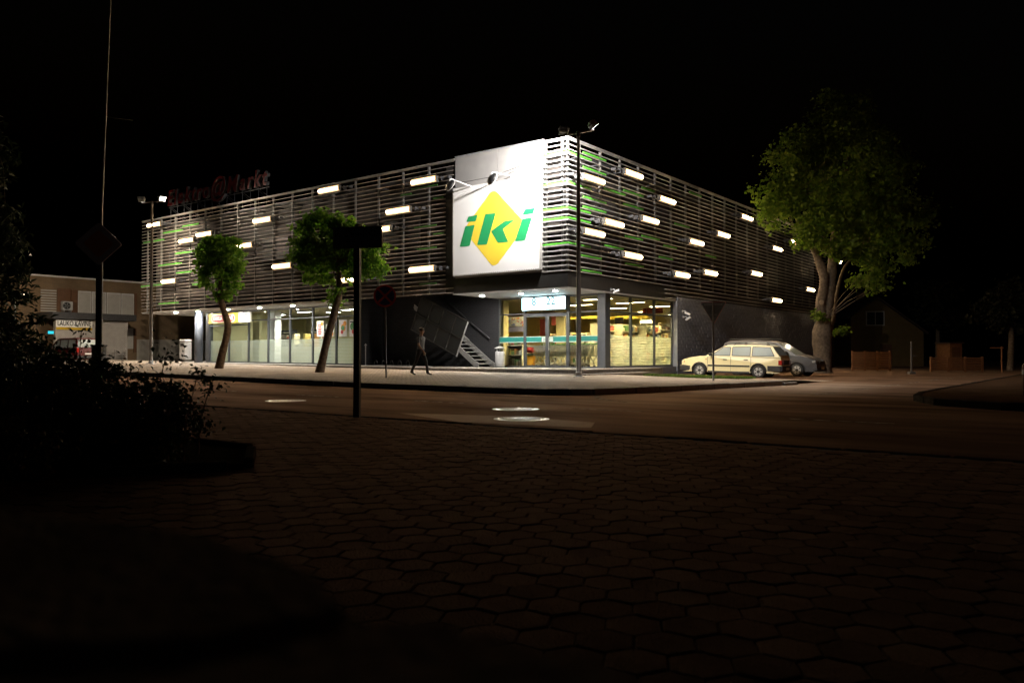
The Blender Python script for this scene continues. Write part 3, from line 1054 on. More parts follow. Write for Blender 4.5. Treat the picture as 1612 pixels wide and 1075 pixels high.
for a in (ex[2] - .30, ex[2] + .10):
    MB().box(a, a + 0.2, 3.17, 3.178, 1.57, 1.81).build("door_sticker", PALE, B)
# corner pillar and the three bays of the short side
MB().box(ex[4] + .003, GX + 0.05, 3.13, 3.48, 0.40, ZC + 0.02).build("corner_pillar", FRAME, B)
ys_ = [hit_x(p, 520, GX)[0] for p in (957, 992.5, 1029.5, 1063.5)]
for i in range(3):
    window_x(GX, max(3.49, ys_[i]) + .002, (ys_[i + 1] if i < 2 else YF - .004) - .002, 0.44, ZC, 2.86, frost=1.82)
MB().box(GX - 0.1, 0.0, 3.49, YF, 0.1, 0.438).build("plinth", FINM, B)

# shop floors, inner walls and ceilings
INW = mat("cream_wall", (0.56, 0.43, 0.19), (0.50, 0.39, 0.17), 2, 0.8)
INW2 = mat("pale_yellow_wall", (0.45, 0.42, 0.24), (0.42, 0.39, 0.22), 2, 0.8)
INF = mat("shop_floor", (0.42, 0.38, 0.30), (0.36, 0.33, 0.27), 3, 0.35)
CEIL = mat("shop_ceiling", (0.34, 0.29, 0.19), (0.30, 0.26, 0.17), 3, 0.8)
MB().box(-14, GX - .15, 3.27, 22, 0.3, 0.415).box(-27.6, XR - 0.05, 1.77, 9, 0.3, 0.44).build("floor", INF, B)
MB().box(-14, GX - .12, 22, 22.2, 0.41, 3.7).box(-14.2, -14, 3.4, 22, 0.41, 3.7).box(-0.24, -0.205, YF + .04, 22, 0.41, 3.6).build("inner_wall", INW, B)
MB().box(-27.6, XR - 0.05, 9, 9.2, 0.42, 3.7).box(-27.8, -27.6, 1.9, 9, 0.42, 3.7).box(XR - 0.1, XR - 0.03, 1.78, 9, 0.42, 3.6).build("inner_wall", INW2, B)
MB().box(-14, GX - .06, 3.25, 22, 3.605, 3.66).box(XL - 0.3, XR - 0.05, 1.75, 9, 3.605, 3.66).build("ceiling", CEIL, B)

# column under the overhang
cx_, _ = hit_y(313, 530, 0.8)
MB().lathe([(0.24, 0), (0.24, 3.1)], 20).build("round_column", COLBL, B, True).location = (cx_, 0.8, 0.52)
# ================================================================== THINGS ON THE SUPERMARKET
# billboard
BB = thing("billboard", "big white billboard with a yellow diamond and green word above the shop entrance", "billboard", C0, BR)
x0, zb0 = hit_y(713.5, 434, -0.2)
x1, _ = hit_y(854, 424, -0.2)
zt0 = hit_y(713.5, 297.6, -0.2)[1]
x1 = min(x1, -1.22)
MB().box(x0, x1, -0.2, -0.06, zb0, zt0).build("panel", BOARD, BB)
fr = MB()
fr.box(x0 - .03, x0 - .001, -0.205, -0.05, zb0 - .03, zt0 + .03).box(x1 + .001, x1 + .03, -0.205, -0.05, zb0 - .03, zt0 + .03)
fr.box(x0, x1, -0.205, -0.05, zb0 - .03, zb0 - .001).box(x0, x1, -0.205, -0.05, zt0 + .001, zt0 + .03)
n = 40
for i in range(n):
    xx = x0 + (x1 - x0) * (i + .5) / n
    fr.box(xx - .02, xx + .02, -0.215, -0.206, zb0 - .05, zb0 + .02)
fr.build("frame", ALU, BB)
bmb = MB().box(-.04, .04, -0.06, 0.0, -.04, .04).mesh("bracket", DKSTEEL)
for i in range(4):
    for z in (zb0 + 0.4, zt0 - 0.4):
        put("bracket", bmb, BB, (x0 + 0.5 + i * 1.2, 0, z))
zs = zm(680, 190, 0.24180)
def logo(name, pts, m, y):
    poly = [hit_y(*zs(*p), -0.203) for p in pts]
    mb = MB()
    n = len(poly)
    mb.add([(p[0], y, p[1]) for p in poly] + [(p[0], -0.2005, p[1]) for p in poly],
           [tuple(range(n))] + [(i, n + i, n + (i + 1) % n, (i + 1) % n) for i in range(n)])
    return mb.build(name, m, BB)
def rounded(pts, r, k=6):
    out = []
    n = len(pts)
    for i in range(n):
        p, a, b = Vector(pts[i]), Vector(pts[i - 1]), Vector(pts[(i + 1) % n])
        u, v = (a - p).normalized() * r, (b - p).normalized() * r
        for j in range(k + 1):
            t = j / k
            out.append(tuple((p + u) * (1 - t) ** 2 + p * 2 * t * (1 - t) + (p + v) * t * t))
    return out
logo("yellow_diamond", rounded([(400, 440), (618, 680), (404, 962), (205, 712)], 48), YELLOW, -0.204)
def soft(p, r=7):
    return rounded(p, r, 3)
for nm, pts in (("letter_dot", [(238, 625), (296, 615), (285, 655), (224, 661)]), ("letter_stem", [(218, 688), (278, 680), (245, 816), (181, 822)]),
                ("letter_stem", [(348, 608), (414, 603), (358, 806), (294, 811)]),
                ("letter_arm", [(385, 722), (473, 655), (538, 647), (462, 706), (497, 790), (430, 797)]),
                ("letter_dot", [(605, 577), (670, 568), (658, 606), (590, 613)]), ("letter_stem", [(588, 640), (650, 632), (606, 780), (540, 786)])):
    logo(nm, soft(pts), GREENP, -0.2075)

WHP_ = POSTW
# two arm floodlights over the billboard (switched off)
for (hx0, hz0), (px, py), lab in (((708, 291), (748, 296), "dark round floodlight on a white arm over the outer corner of the billboard"),
                                  ((774, 281), (806, 277), "dark round floodlight on a white arm over the middle of the billboard")):
    xa, za = hit_y(px, py, 0.0)
    xh, zh = hit_y(hx0, hz0, -1.25)
    t = thing("billboard_floodlight", lab, "floodlight", bw(xa, 0, za), BR, "arm floodlights over the billboard")
    dx_, dz_ = xh - xa, zh - za
    MB().tube([(0, 0.0, 0), (dx_ * .96, -1.16, dz_ + 0.25), (dx_, -1.25, dz_ + 0.22), (dx_, -1.25, dz_ + 0.12)], 0.025, 8).build("arm", POSTW, t)
    Mh = Matrix.Translation((dx_, -1.25, dz_)) @ Vector((.25, .75, -.42)).to_track_quat('Z', 'Y').to_matrix().to_4x4()
    MB().lathe([(0.08, -0.10), (0.22, -0.05), (0.255, 0.0), (0.255, 0.05)], 18, Mh).build("head", BLACKP, t, True)
    MB().lathe([(0.255, 0.051), (0.265, 0.055), (0.265, 0.075), (0.24, 0.078)], 18, Mh).build("lens", WHP_, t)
    MB().cbox(-.09, .09, -.02, .12, -.1, .1, .02).build("mounting_plate", POSTW, t)
xa, za = hit_y(710, 304, -0.26)
xb, zb = hit_y(775, 283, -0.26)
cb = MB().tube([bw(-6.0, -0.3, hit_y(713, 283, -0.3)[1] - .1), bw(xa + .9, -0.35, za + .35), bw(xb, -0.32, zb + .1), bw(-1.2, -0.3, zb + .5)], 0.012, 5).build("cable", BLACKP)
tag(cb, "thin black cable sagging across the white cladding above the billboard", "cable")

# facade tube lamps
def lamp_meshes(s):
    d = MB().cbox(-0.76, 0.76, -0.045, 0.06, -0.135, 0.135, 0.03).mesh("diffuser", TUBEG)
    tb = MB().tube([(-0.68, 0.062, 0), (0.68, 0.062, 0)], 0.06, 10).mesh("tube", TUBE)
    h = MB().cbox(-0.80, 0.80, -0.115, -0.047, -0.15, 0.15, 0.015).box(-0.80, 0.80, -0.0465, 0.05, 0.138, 0.15).box(-0.80, 0.80, -0.0465, 0.05, -0.15, -0.138).cbox(-0.81, -0.765, -0.046, 0.08, -0.115, 0.115, 0.01).cbox(0.765, 0.81, -0.046, 0.08, -0.115, 0.115, 0.01).mesh("housing", HOUS)
    b = MB().tube([(s * 0.75, -0.08, 0.0), (s * 1.45, -0.08, 0.0)], 0.016, 6).box(s * 1.0 - .02, s * 1.0 + .02, -0.27, -0.05, -0.09, 0.09)
    b.box(s * 1.42 - .04, s * 1.42 + .04, -0.27, -0.04, -0.05, 0.05).box(s * 0.2 - .02, s * 0.2 + .02, -0.27, -0.115, -.02, .02)
    return d, h, b.mesh("bracket", DKSTEEL), tb
TUBE_LIGHT = bpy.data.lights.new("tube_light", 'AREA')
TUBE_LIGHT.shape = 'RECTANGLE'
TUBE_LIGHT.size, TUBE_LIGHT.size_y = 1.3, 0.10
TUBE_LIGHT.energy = TUBE_W
TUBE_LIGHT.color = (1.0, 0.70, 0.40)
TUBE_LIGHT.spread = R(126)
LM = {1: lamp_meshes(1), -1: lamp_meshes(-1)}
def facade_lamp(loc, rz, s, label):
    t = thing("facade_lamp", label, "wall lamp", loc, rz, "glowing tube lamps fixed to the slatted facades")
    put("diffuser", LM[s][0], t); put("housing", LM[s][1], t); put("bracket", LM[s][2], t); put("tube", LM[s][3], t)
    lo = bpy.data.objects.new("tube_light", TUBE_LIGHT)
    COL.objects.link(lo)
    lo.parent = t
    lo.location = (0, 0.13, -0.16)
    lo.rotation_euler = (R(46), 0, 0)
OFF = 0.28
W = ["nearest", "second", "third", "fourth", "fifth", "sixth", "seventh", "eighth", "ninth", "tenth", "eleventh", "twelfth", "thirteenth", "fourteenth", "fifteenth", "sixteenth"]
longside = [(667, 285, "upper of the two glowing tube lamps closest to the white billboard on the long side"),
    (664, 424, "lower of the two glowing tube lamps closest to the white billboard on the long side"),
    (627, 332, "glowing tube lamp above the no stopping sign, between the upper and lower billboard lamps"),
    (597, 362, "glowing tube lamp whose end peeps out behind the street name plate"),
    (553, 440, "glowing tube lamp seen through the crown of the leaning street tree"),
    (518, 299, "topmost glowing tube lamp above the leaning street tree"),
    (444, 419, "glowing tube lamp just beside the dark side of the leaning street tree crown"),
    (413, 347, "glowing tube lamp above and between the two street trees"),
    (384, 387, "glowing tube lamp touching the edge of the round street tree crown"),
    (322, 369, "glowing tube lamp just above the round street tree"),
    (294, 379, "glowing tube lamp above the round street tree, next towards the far end"),
    (243, 354, "topmost glowing tube lamp at the far end, touching the far lamp post"),
    (266, 443, "low glowing tube lamp at the far end of the long side by the far post")]
for px, py, lab in longside:
    x, z = hit_y(px, py, -OFF)
    facade_lamp(bw(x, -OFF, z), BR + math.pi, -1, lab)
shortside = [(935, 283, "upper of two glowing tube lamps right behind the near lamp post"), (935, 367, "lower of two glowing tube lamps right behind the near lamp post"),
    (966, 352, "glowing tube lamp in the middle rows next to the near lamp post pair"), (996, 403, "lowest glowing tube lamp above the corner shop window"),
    (997, 275, "topmost glowing tube lamp on the short side near the corner"), (1023, 347, "glowing tube lamp in the middle rows, second beyond the near lamp post"),
    (1050, 316, "second highest glowing tube lamp along the short side"), (1073, 433, "low glowing tube lamp over the grey end of the block wall"),
    (1096, 382, "glowing tube lamp in the middle rows above the back of the give way sign"), (1118, 430, "low glowing tube lamp directly above the back of the give way sign"),
    (1138, 370, "glowing tube lamp in the middle rows above the parked silver car"), (1175, 343, "highest glowing tube lamp beside the big tree crown"),
    (1190, 431, "low glowing tube lamp above the cream estate car's rear"), (1222, 473, "lowest glowing tube lamp on the slats, close to the big tree"),
    (1223, 392, "glowing tube lamp just under the big tree's hanging leaves"), (1251, 382, "glowing tube lamp half among the big tree's lower leaves"),
    (1275, 456, "farthest glowing tube lamp, right against the big tree trunk")]
for px, py, lab in shortside:
    y, z = hit_x(px, py, OFF)
    facade_lamp(bw(OFF, y, z), BR - math.pi / 2, 1, lab)

# downlights in the soffits
DL = emat("downlight_glow", (1.0, 0.93, 0.82), 2400.0)
dlm = MB().lathe([(0.085, 0.0), (0.08, 0.006)], 16).mesh("lamp", DL)
dlr = MB().lathe([(0.12, 0.004), (0.12, 0.02), (0.088, 0.02), (0.088, 0.004)], 16).mesh("trim_ring", STEEL)
def downlight(x, y, z, label):
    t = thing("downlight", label, "downlight", bw(x, y, z - 0.028), BR, "round downlights in the white soffit")
    put("lamp", dlm, t); put("trim_ring", dlr, t)
ZS = 3.63
for px, py, lab in ((279, 492, "round soffit downlight at the open far end by the round column"), (317, 490, "round soffit downlight between the round column and the yellow sign"),
        (362, 487, "round soffit downlight over the yellow pharmacy sign"), (412.6, 484, "round soffit downlight beyond the white end of the pharmacy sign"),
        (467, 481, "round soffit downlight beside the leaning street tree")):
    d = ray(px, py); p = CAM + d * ((ZS - CAM.z) / d.z)
    x, y = wb(p)
    downlight(x, 0.42, ZS, lab)
downlight(-5.35, 1.2, 3.62, "round soffit downlight at the staircase end of the entrance canopy")
downlight(-1.2, 0.9, 3.62, "round soffit downlight at the corner of the entrance canopy")
downlight(-3.2, 1.2, 3.62, "round soffit downlight in front of the lit opening hours box")

# opening hours light box
LB = emat("lightbox_face", (0.62, 0.93, 1.0), 5.0)
LBT = emat("lightbox_digit", (0.45, 0.85, 0.9), 0.5)
xa, za = hit_y(821, 489.5, 2.75)
xb, zb = hit_y(889.5, 457, 2.75)
zb = min(zb, 3.56)
t = thing("lightbox_sign", "glowing white opening hours box reading 8 22 above the shop doors", "sign", C0, BR)
MB().box(xa, xb, 2.80, 3.12, za, zb).build("case", FRAME, t)
MB().box(xa + .02, xb - .02, 2.75, 2.798, za + .02, zb - .02).build("face", LB, t)
for body, px in (("8", 840.5), ("22", 867)):
    me = text_mesh(body, 0.50, 0.004, 0, 0.012, (LBT,))
    o = put("digit", me, t, (hit_y(px, 478, 2.745)[0], 2.742, za + 0.37), (math.pi / 2, 0, 0))

# pharmacy sign: yellow board with a red oval, white end panel with a bowl and snake
YB = mat("sign_yellow", (0.50, 0.33, 0.004), (0.47, 0.31, 0.004), 2, 0.55)
RB = mat("sign_red", (0.34, 0.015, 0.01), (0.31, 0.014, 0.01), 2, 0.5)
WB = mat("sign_white", (0.78, 0.78, 0.76), (0.74, 0.74, 0.72), 2, 0.55)
INK = mat("sign_ink", (0.02, 0.02, 0.025), None, 2, 0.6)
ya_ = 1.05
xa, za = hit_y(329, 509.5, ya_)
xm, _ = hit_y(376, 500, ya_)
xb, zb = hit_y(393.5, 491, ya_)
zb = min(zb, 3.58)
t = thing("pharmacy_sign", "yellow pharmacy sign with red oval lettering and a white end panel under the soffit", "sign", C0, BR)
MB().box(xa, xm, ya_, ya_ + .1, za, zb).build("yellow_board", YB, t)
MB().box(xm + .003, xb, ya_, ya_ + .1, za, zb).build("white_board", WB, t)
MB().box(xa + .2, xa + .26, ya_ + .03, ya_ + .07, zb, 3.63).box(xb - .26, xb - .2, ya_ + .03, ya_ + .07, zb, 3.63).build("hanger", STEEL, t)
zc = (za + zb) / 2 - .02
def oval(x0, x1, z0, z1, y0, y1, m, nm):
    r = (z1 - z0) / 2
    pts = []
    for k in range(9):
        a = math.pi / 2 + math.pi * k / 8
        pts.append((x0 + r + r * math.cos(a), (z0 + z1) / 2 + r * math.sin(a)))
    for k in range(9):
        a = -math.pi / 2 + math.pi * k / 8
        pts.append((x1 - r + r * math.cos(a), (z0 + z1) / 2 + r * math.sin(a)))
    M = Matrix(((1, 0, 0, 0), (0, 0, 1, 0), (0, 1, 0, 0), (0, 0, 0, 1)))
    return MB().prism(pts, y0, y1, M).build(nm, m, t)
ow = (xm - xa)
oval(xa + ow * .09, xm - ow * .13, zc - .23, zc + .23, ya_ - .008, ya_ - .002, WB, "oval_border")
oval(xa + ow * .09 + .03, xm - ow * .13 - .03, zc - .20, zc + .20, ya_ - .014, ya_ - .009, RB, "oval")
put("lettering", fit_width(text_mesh("CAMELIA VAISTINĖ", 0.29, 0.003, 0, 0.004, (WB,)), ow * .66), t, ((xa + xm) / 2 - ow * .02, ya_ - .019, zc), (math.pi / 2, 0, 0))
sn = MB()
cxs = (xm + xb) / 2
sn.tube([(cxs + .22 * math.sin(a * 1.9) * (1 - a / 8), ya_ - .01, za + .1 + .5 * a / 6.3) for a in np.linspace(0, 6.3, 26)], 0.012, 5)
sn.tube([(cxs - .3, ya_ - .01, zb - .1), (cxs - .12, ya_ - .01, zb - .28), (cxs + .1, ya_ - .01, zb - .28), (cxs + .28, ya_ - .01, zb - .1), (cxs - .3, ya_ - .01, zb - .1)], 0.012, 5)
sn.tube([(cxs, ya_ - .01, zb - .28), (cxs, ya_ - .01, za + .1), (cxs - .15, ya_ - .01, za + .07), (cxs + .15, ya_ - .01, za + .07)], 0.012, 5)
sn.build("snake_emblem", INK, t)

# roof sign, letter by letter
RS = mat("roof_letter_red", (0.11, 0.004, 0.005), (0.09, 0.004, 0.005), 3, 0.4)
RSW = mat("roof_letter_return", (0.15, 0.145, 0.145), (0.12, 0.115, 0.115), 3, 0.5)
t = thing("roof_sign", "unlit dark red sign letters standing on struts along the roof edge", "sign", C0, BR)
word = "Elektro@Markt"
XS0, XS1 = -30.3, -19.9
adv = {"E": .72, "l": .33, "e": .7, "k": .68, "t": .46, "r": .5, "o": .75, "@": 1.45, "M": 1.05, "a": .7}
tot = sum(adv[c] for c in word)
u = XS0
for i, c in enumerate(word):
    wd = adv[c] / tot * (XS1 - XS0)
    sz = 1.55 if c == "@" else 1.32
    me = text_mesh(c, sz, 0.09, 0.18, 0.022, (RS, RSW), 'CENTER', face_side=True)
    put("letter", me, t, (u + wd / 2, 0.35, 10.72 + (0.0 if c != "@" else 0.02)), (math.pi / 2, 0, 0))
    u += wd
st = MB()
for i in range(14):
    xx = XS0 + 0.3 + i * (XS1 - XS0 - 0.5) / 13
    st.tube([(xx, 0.42, 9.28), (xx, 0.42, 10.3)], 0.025, 6)
    if i % 2 == 0:
        st.tube([(xx, 0.42, 10.15), (xx + 0.1, 1.5, 9.29)], 0.02, 6)
        st.tube([(xx, 0.5, 10.2), (xx + 1.2, 0.9, 9.29)], 0.018, 6)
st.tube([(XS0, 0.45, 10.22), (XS1, 0.45, 10.22)], 0.03, 6).tube([(XS0, 0.45, 10.95), (XS1, 0.45, 10.95)], 0.03, 6)
st.build("strut_frame", DKSTEEL, t)

# lamp posts
def lamp_post(base, top, label, arm, flood_target, energy, spot, far=False):
    t = thing("lamp_post", label, "lamp post", base, 0.0, "tall lamp posts with floodlights at the kerb")
    h = top - base[2]
    MB().tube([(0, 0, 0), (0, 0, h * .5), (0, 0, h)], [0.095, 0.08, 0.055], 12).build("pole", POLEM, t, True)
    MB().cbox(-.2, .2, -.2, .2, -.06, .02, .01).lathe([(0.13, .02), (0.12, .16), (0.1, .17)], 12).build("base_plate", STEEL, t)
    a = Vector(arm)
    MB().tube([-a * 1.0 + Vector((0, 0, h)), a * 1.0 + Vector((0, 0, h + .03))], 0.035, 8).lathe([(0.07, h - .12), (0.07, h + .07)], 10).build("cross_arm", POLEM, t)
    for s_, lit in ((-1, True), (1, len(flood_target) > 1)):
        tgt = Vector(flood_target[0 if s_ < 0 else -1]) - Vector(base)
        pos = a * s_ + Vector((0, 0, h + 0.16))
        d = (tgt - pos).normalized() if lit else Vector((a.x * 1.2, a.y * 1.2 - 2.0, -1.0)).normalized()
        q = d.to_track_quat('-Z', 'Y').to_matrix().to_4x4()
        M = Matrix.Translation(pos) @ q
        b = MB()
        b.cbox(-.17, .17, -.13, .13, .0, .13, .03, M)
        b.cbox(-.18, .18, -.14, .14, -.03, 0.0, .008, M)
        for k in range(5):
            b.box(-.14 + k * .065, -.12 + k * .065, -.11, .11, .13, .17, M)
        fo = b.build("floodlight", STEEL, t)
        MB().tube([M @ Vector((-.19, 0, .03)), M @ Vector((-.19, 0, .2)), M @ Vector((.19, 0, .2)), M @ Vector((.19, 0, .03))], .016, 6).tube([a * s_ + Vector((0, 0, h + .02)), M @ Vector((0, 0, .2))], .016, 6).build("yoke", STEEL, fo)
        g = MB().quad(M @ Vector((-.15, -.11, -.032)), M @ Vector((-.15, .11, -.032)), M @ Vector((.15, .11, -.032)), M @ Vector((.15, -.11, -.032)))
        g.build("lens", emat("floodlight_glow", (1.0, 0.95, 0.86), 40.0) if lit else WB, fo)
        if lit:
            ld = bpy.data.lights.new("flood_lamp", 'SPOT')
            ld.energy = energy[0 if s_ < 0 else -1]
            ld.color = spot["col"]
            ld.spot_size = R(spot["size"][0 if s_ < 0 else -1])
            ld.spot_blend = spot["blend"]
            ld.shadow_soft_size = 0.10
            lo = bpy.data.objects.new("flood_lamp", ld)
            COL.objects.link(lo)
            lo.parent = t
            lo.matrix_local = Matrix.Translation(pos + d * 0.06) @ q
    return t
bA = at(911, 595.5, 29.0)
bA.z = zap(*wb(bA)) + 0.005
topA = at(911, 210, 29.0).z
lamp_post(tuple(bA), topA, "tall brown lamp post before the shop corner with two floodlights on top", (0.53, -0.33, 0.0), [tuple(bw(-0.9, 0.0, 8.2)), tuple(bw(7.0, 5.0, 0.0))], (FLOOD_CORNER, FLOOD_CORNER * .5),
          {"col": (1.0, 0.95, 0.88), "size": (122, 125), "blend": 1.0})
bBx, bBy = -25.9, -3.0
bB = bw(bBx, bBy, zap(bBx, bBy) + 0.005)
lamp_post(tuple(bB), 9.55, "tall pale lamp post near the far end of the long slatted side", (0.62, -0.1, 0.02), [tuple(bw(-29.5, 0.0, 5.0)), tuple(bw(-13.0, -3.0, 2.0))], (FLOOD_FAR, FLOOD_FAR * .30),
          {"col": (1.0, 0.84, 0.64), "size": (120, 130), "blend": 1.0})

# ================================================================== ENTRANCE: staircase, bins, cameras
ST = thing("metal_staircase", "grey steel outside staircase with mesh balustrade climbing against the dark wall", "staircase", C0, BR)
zt_ = zterr(-6.4)
SX, RUN, RISE = -6.25, 0.25, 0.182
NT = 16
for yy in (1.92, 3.08):
    pts = [(SX + 0.1, zt_ + 0.005), (SX + 0.1, zt_ + .2), (SX - .1, zt_ + .3), (SX - NT * RUN, zt_ + NT * RISE + .12), (SX - NT * RUN, zt_ + NT * RISE - .12), (SX - .12, zt_ + .005)]
    M = Matrix(((1, 0, 0, 0), (0, 0, 1, 0), (0, 1, 0, 0), (0, 0, 0, 1)))
    MB().prism(pts, yy - .02, yy + .02, M).build("stringer", STEEL, ST)
trm = MB().box(-.14, .10, -.555, .555, -.04, 0.0).mesh("tread", STEEL)
for i in range(1, NT + 1):
    put("tread", trm, ST, (SX - i * RUN + .05, 2.5, zt_ + i * RISE))
# perforated balustrade: a slanted rectangle beside the flight
YP = 1.86
pTR, pBR = Vector(hit_y(737.5, 507, YP)), Vector(hit_y(719.5, 561, YP))
pTL = Vector(hit_y(663, 466.5, YP))
dv = (pTL - pTR)
MESHP = mat("perforated_sheet", (0.028, 0.031, 0.032), (0.022, 0.025, 0.026), 40, 0.5, 0.4)
fr = MB()
def p3(v, y=YP):
    return (v.x, y, v.y)
npn = 4
for i in range(npn):
    a0, a1 = pTR + dv * (i / npn), pTR + dv * ((i + .94) / npn)
    b0, b1 = pBR + dv * (i / npn), pBR + dv * ((i + .94) / npn)
    m_ = MB()
    q = [a0, a1, b1, b0]
    m_.add([p3(v, YP - .012) for v in q] + [p3(v, YP + .012) for v in q], [(0, 1, 2, 3), (7, 6, 5, 4), (0, 4, 5, 1), (1, 5, 6, 2), (2, 6, 7, 3), (3, 7, 4, 0)])
    m_.build("mesh_panel", MESHP, ST)
    fr.tube([p3(a1 * 1.0), p3(b1)], .03, 6)
MB().tube([p3(pTR, YP - .04), p3(pBR, YP - .04)], .035, 6).build("balustrade_post", STEEL, ST)
fr.tube([p3(pTR), p3(pTL)], .035, 6).tube([p3(pBR), p3(pBR + dv)], .03, 6)
mid0 = (pTR + pBR) / 2
fr.tube([p3(mid0, YP - .03), p3(mid0 + dv, YP - .03)], .02, 6)
fr.build("balustrade_frame", FASCIA, ST)
h0, h1 = hit_y(741, 508.5, 3.08), hit_y(770, 533, 3.08)
MB().tube([(h1[0], 3.1, h1[1]), (h0[0], 3.1, h0[1]), (h0[0] - 2.0, 3.1, h0[1] + 1.45)], .04, 8).tube([(h0[0] - .3, 3.1, h0[1] + .2), (h0[0] - .3, 3.19, h0[1] + .1)], .02, 6).build("handrail", DKSTEEL, ST)
h0, h1 = hit_y(731, 529, 1.95), hit_y(739, 536, 1.95)
MB().tube([(h1[0], 1.95, h1[1]), (h0[0], 1.95, h0[1]), (h0[0] - 1.5, 1.95, h0[1] + 1.09)], .03, 8).build("handrail", STEEL, ST)

GREYP = mat("bin_grey", (0.36, 0.36, 0.38), (0.30, 0.30, 0.32), 4, 0.55)
WHP = mat("bin_white", (0.42, 0.42, 0.43), (0.38, 0.38, 0.39), 4, 0.5)
xb_, _ = hit_y(787, 560, 2.55)
t = thing("litter_bin", "grey slatted litter bin with a pointed lid beside the shop entrance", "litter bin", bw(xb_, 2.55, zterr(xb_)), BR)
MB().lathe([(0.21, 0), (0.22, .03), (0.22, .70), (0.205, .72)], 18).build("body", GREYP, t, True)
for z in (0.18, 0.36, 0.54):
    MB().lathe([(0.222, z), (0.228, z + .01), (0.222, z + .02)], 18).build("hoop", STEEL, t)
MB().lathe([(0.25, .86), (0.25, .88), (0.06, .97), (0.01, .98)], 18).build("lid", GREYP, t, True)
MB().box(-.205, -.185, -.02, .02, .7, .87).box(.185, .205, -.02, .02, .7, .87).box(-.02, .02, -.205, -.185, .7, .87).box(-.02, .02, .185, .205, .7, .87).build("lid_support", STEEL, t)
xb_, _ = hit_y(292, 560, -0.4)
t = thing("litter_bin", "white boxy litter bin with a dark slot next to the round column", "litter bin", bw(xb_, -0.4, zap(xb_, -0.4) + .17), BR)
MB().cbox(-.3, .3, -.22, .22, 0.0, 1.05, .03).build("body", WHP, t)
MB().cbox(-.32, .32, -.24, .24, 1.05, 1.2, .05).build("lid", WHP, t)
MB().box(-.19, .19, -.228, -.221, .80, .98).build("slot", BLACKP, t)

def cctv(loc, rz, label, tilt=-20):
    t = thing("security_camera", label, "security camera", loc, rz, "white security cameras on the shop walls")
    MB().cbox(-.05, .05, -.012, .012, -.06, .06, .008).build("wall_plate", WHP, t)
    MB().tube([(0, 0, 0), (0, -.16, .02), (0, -.2, -.04)], .018, 6).build("arm", WHP, t)
    M = Matrix.Translation((0, -.22, -.1)) @ Matrix.Rotation(R(tilt), 4, 'X')
    MB().cbox(-.055, .055, -.2, .1, -.05, .05, .015, M).build("housing", WHP, t)
    MB().cbox(-.035, .035, -.205, -.2, -.03, .03, .002, M).build("lens", BLACKP, t)
cctv(bw(0.0, hit_x(962, 455, 0.0)[0], 3.75), BR + math.pi / 2, "white security camera under the fascia above the corner shop window")
y_, z_ = hit_x(1075, 490, 0.08)
cctv(bw(0.06, y_, z_), BR + math.pi / 2, "upper white security camera on the dark block wall", 25)
y_, z_ = hit_x(1075.5, 499, 0.08)
cctv(bw(0.06, y_ + .05, z_), BR + math.pi / 2, "lower white security camera on the dark block wall", -30)

# low bike rack at the foot of the dark wall and a slim post
xr_, _ = hit_y(620, 570, 1.2)
t = thing("bike_rack", "low steel bike rack of small hoops at the foot of the dark wall", "bike rack", bw(xr_, 1.2, zterr(xr_)), BR)
MB().box(-1.3, 1.3, -.2, -.16, 0, .04).box(-1.3, 1.3, .16, .2, 0, .04).build("rail", STEEL, t)
for i in range(5):
    xx = -1.15 + i * .55
    MB().tube([(xx + .12 * math.cos(a) , -.1, .26 - .22 * math.cos(a * 1.0) if False else .04 + .24 * math.sin(a)) for a in np.linspace(0, math.pi, 9)], .018, 6).tube([(xx - .12, -.1, .04), (xx - .12, .16, .04)], .015, 5).build("hoop", DKSTEEL, t)
xr_, _ = hit_y(575.5, 560, 1.0)
t = thing("queue_post", "slim steel post standing where the shop windows meet the dark wall", "post", bw(xr_, 1.0, zterr(xr_)), BR)
MB().tube([(0, 0, 0.01), (0, 0, 1.1)], .025, 8).build("tube", STEEL, t)
MB().lathe([(0.12, 0), (0.12, .02), (0.03, .03)], 12).build("base", STEEL, t)
MB().tube([(-.08, 0, 1.02), (.08, 0, 1.02)], .02, 6).build("clip", STEEL, t)

# posters on the long glazing
PWH = mat("poster_white", (0.75, 0.75, 0.72), (0.7, 0.7, 0.68), 2, 0.6)
PRD = mat("poster_red", (0.62, 0.05, 0.03), (0.55, 0.04, 0.03), 9, 0.6)
POR = mat("poster_orange", (0.80, 0.36, 0.02), (0.74, 0.30, 0.02), 9, 0.6)
PGR = mat("poster_green", (0.06, 0.28, 0.07), (0.05, 0.22, 0.05), 9, 0.6)
def disc(cx, cz, r, y, n=14):
    return [(cx + r * math.cos(2 * math.pi * k / n), y, cz + r * math.sin(2 * math.pi * k / n)) for k in range(n)]
def poster(pxa, pya, pxb, pyb, label, marks):
    xa, za = hit_y(pxa, pyb, 1.62)
    xb, zb = hit_y(pxb, pya, 1.62)
    t = thing("poster", label, "poster", bw((xa + xb) / 2, 1.62, (za + zb) / 2), BR, "paper posters in the long shop window")
    wd, ht = (xb - xa) / 2, (zb - za) / 2
    MB().box(-wd, wd, 0, .006, -ht, ht).build("sheet", PWH, t)
    MB().tube([(-wd * .6, .003, ht - .03), (-wd * .6, .02, ht - .03)], .008, 5).build("sucker", WHP, t)
    for k, (m, kind, a, b, c) in enumerate(marks):
        q = MB()
        yy = -.003 - .001 * k
        if kind == 'disc':
            q.add(disc(a * wd, b * ht, c * wd, yy), [tuple(range(14))])
            q.build("fruit", m, t)
        else:
            q.quad((a * wd - c * wd, yy, b * ht - .03), (a * wd + c * wd, yy, b * ht - .03), (a * wd + c * wd, yy, b * ht + .03), (a * wd - c * wd, yy, b * ht + .03))
            q.build("print_line", m, t)
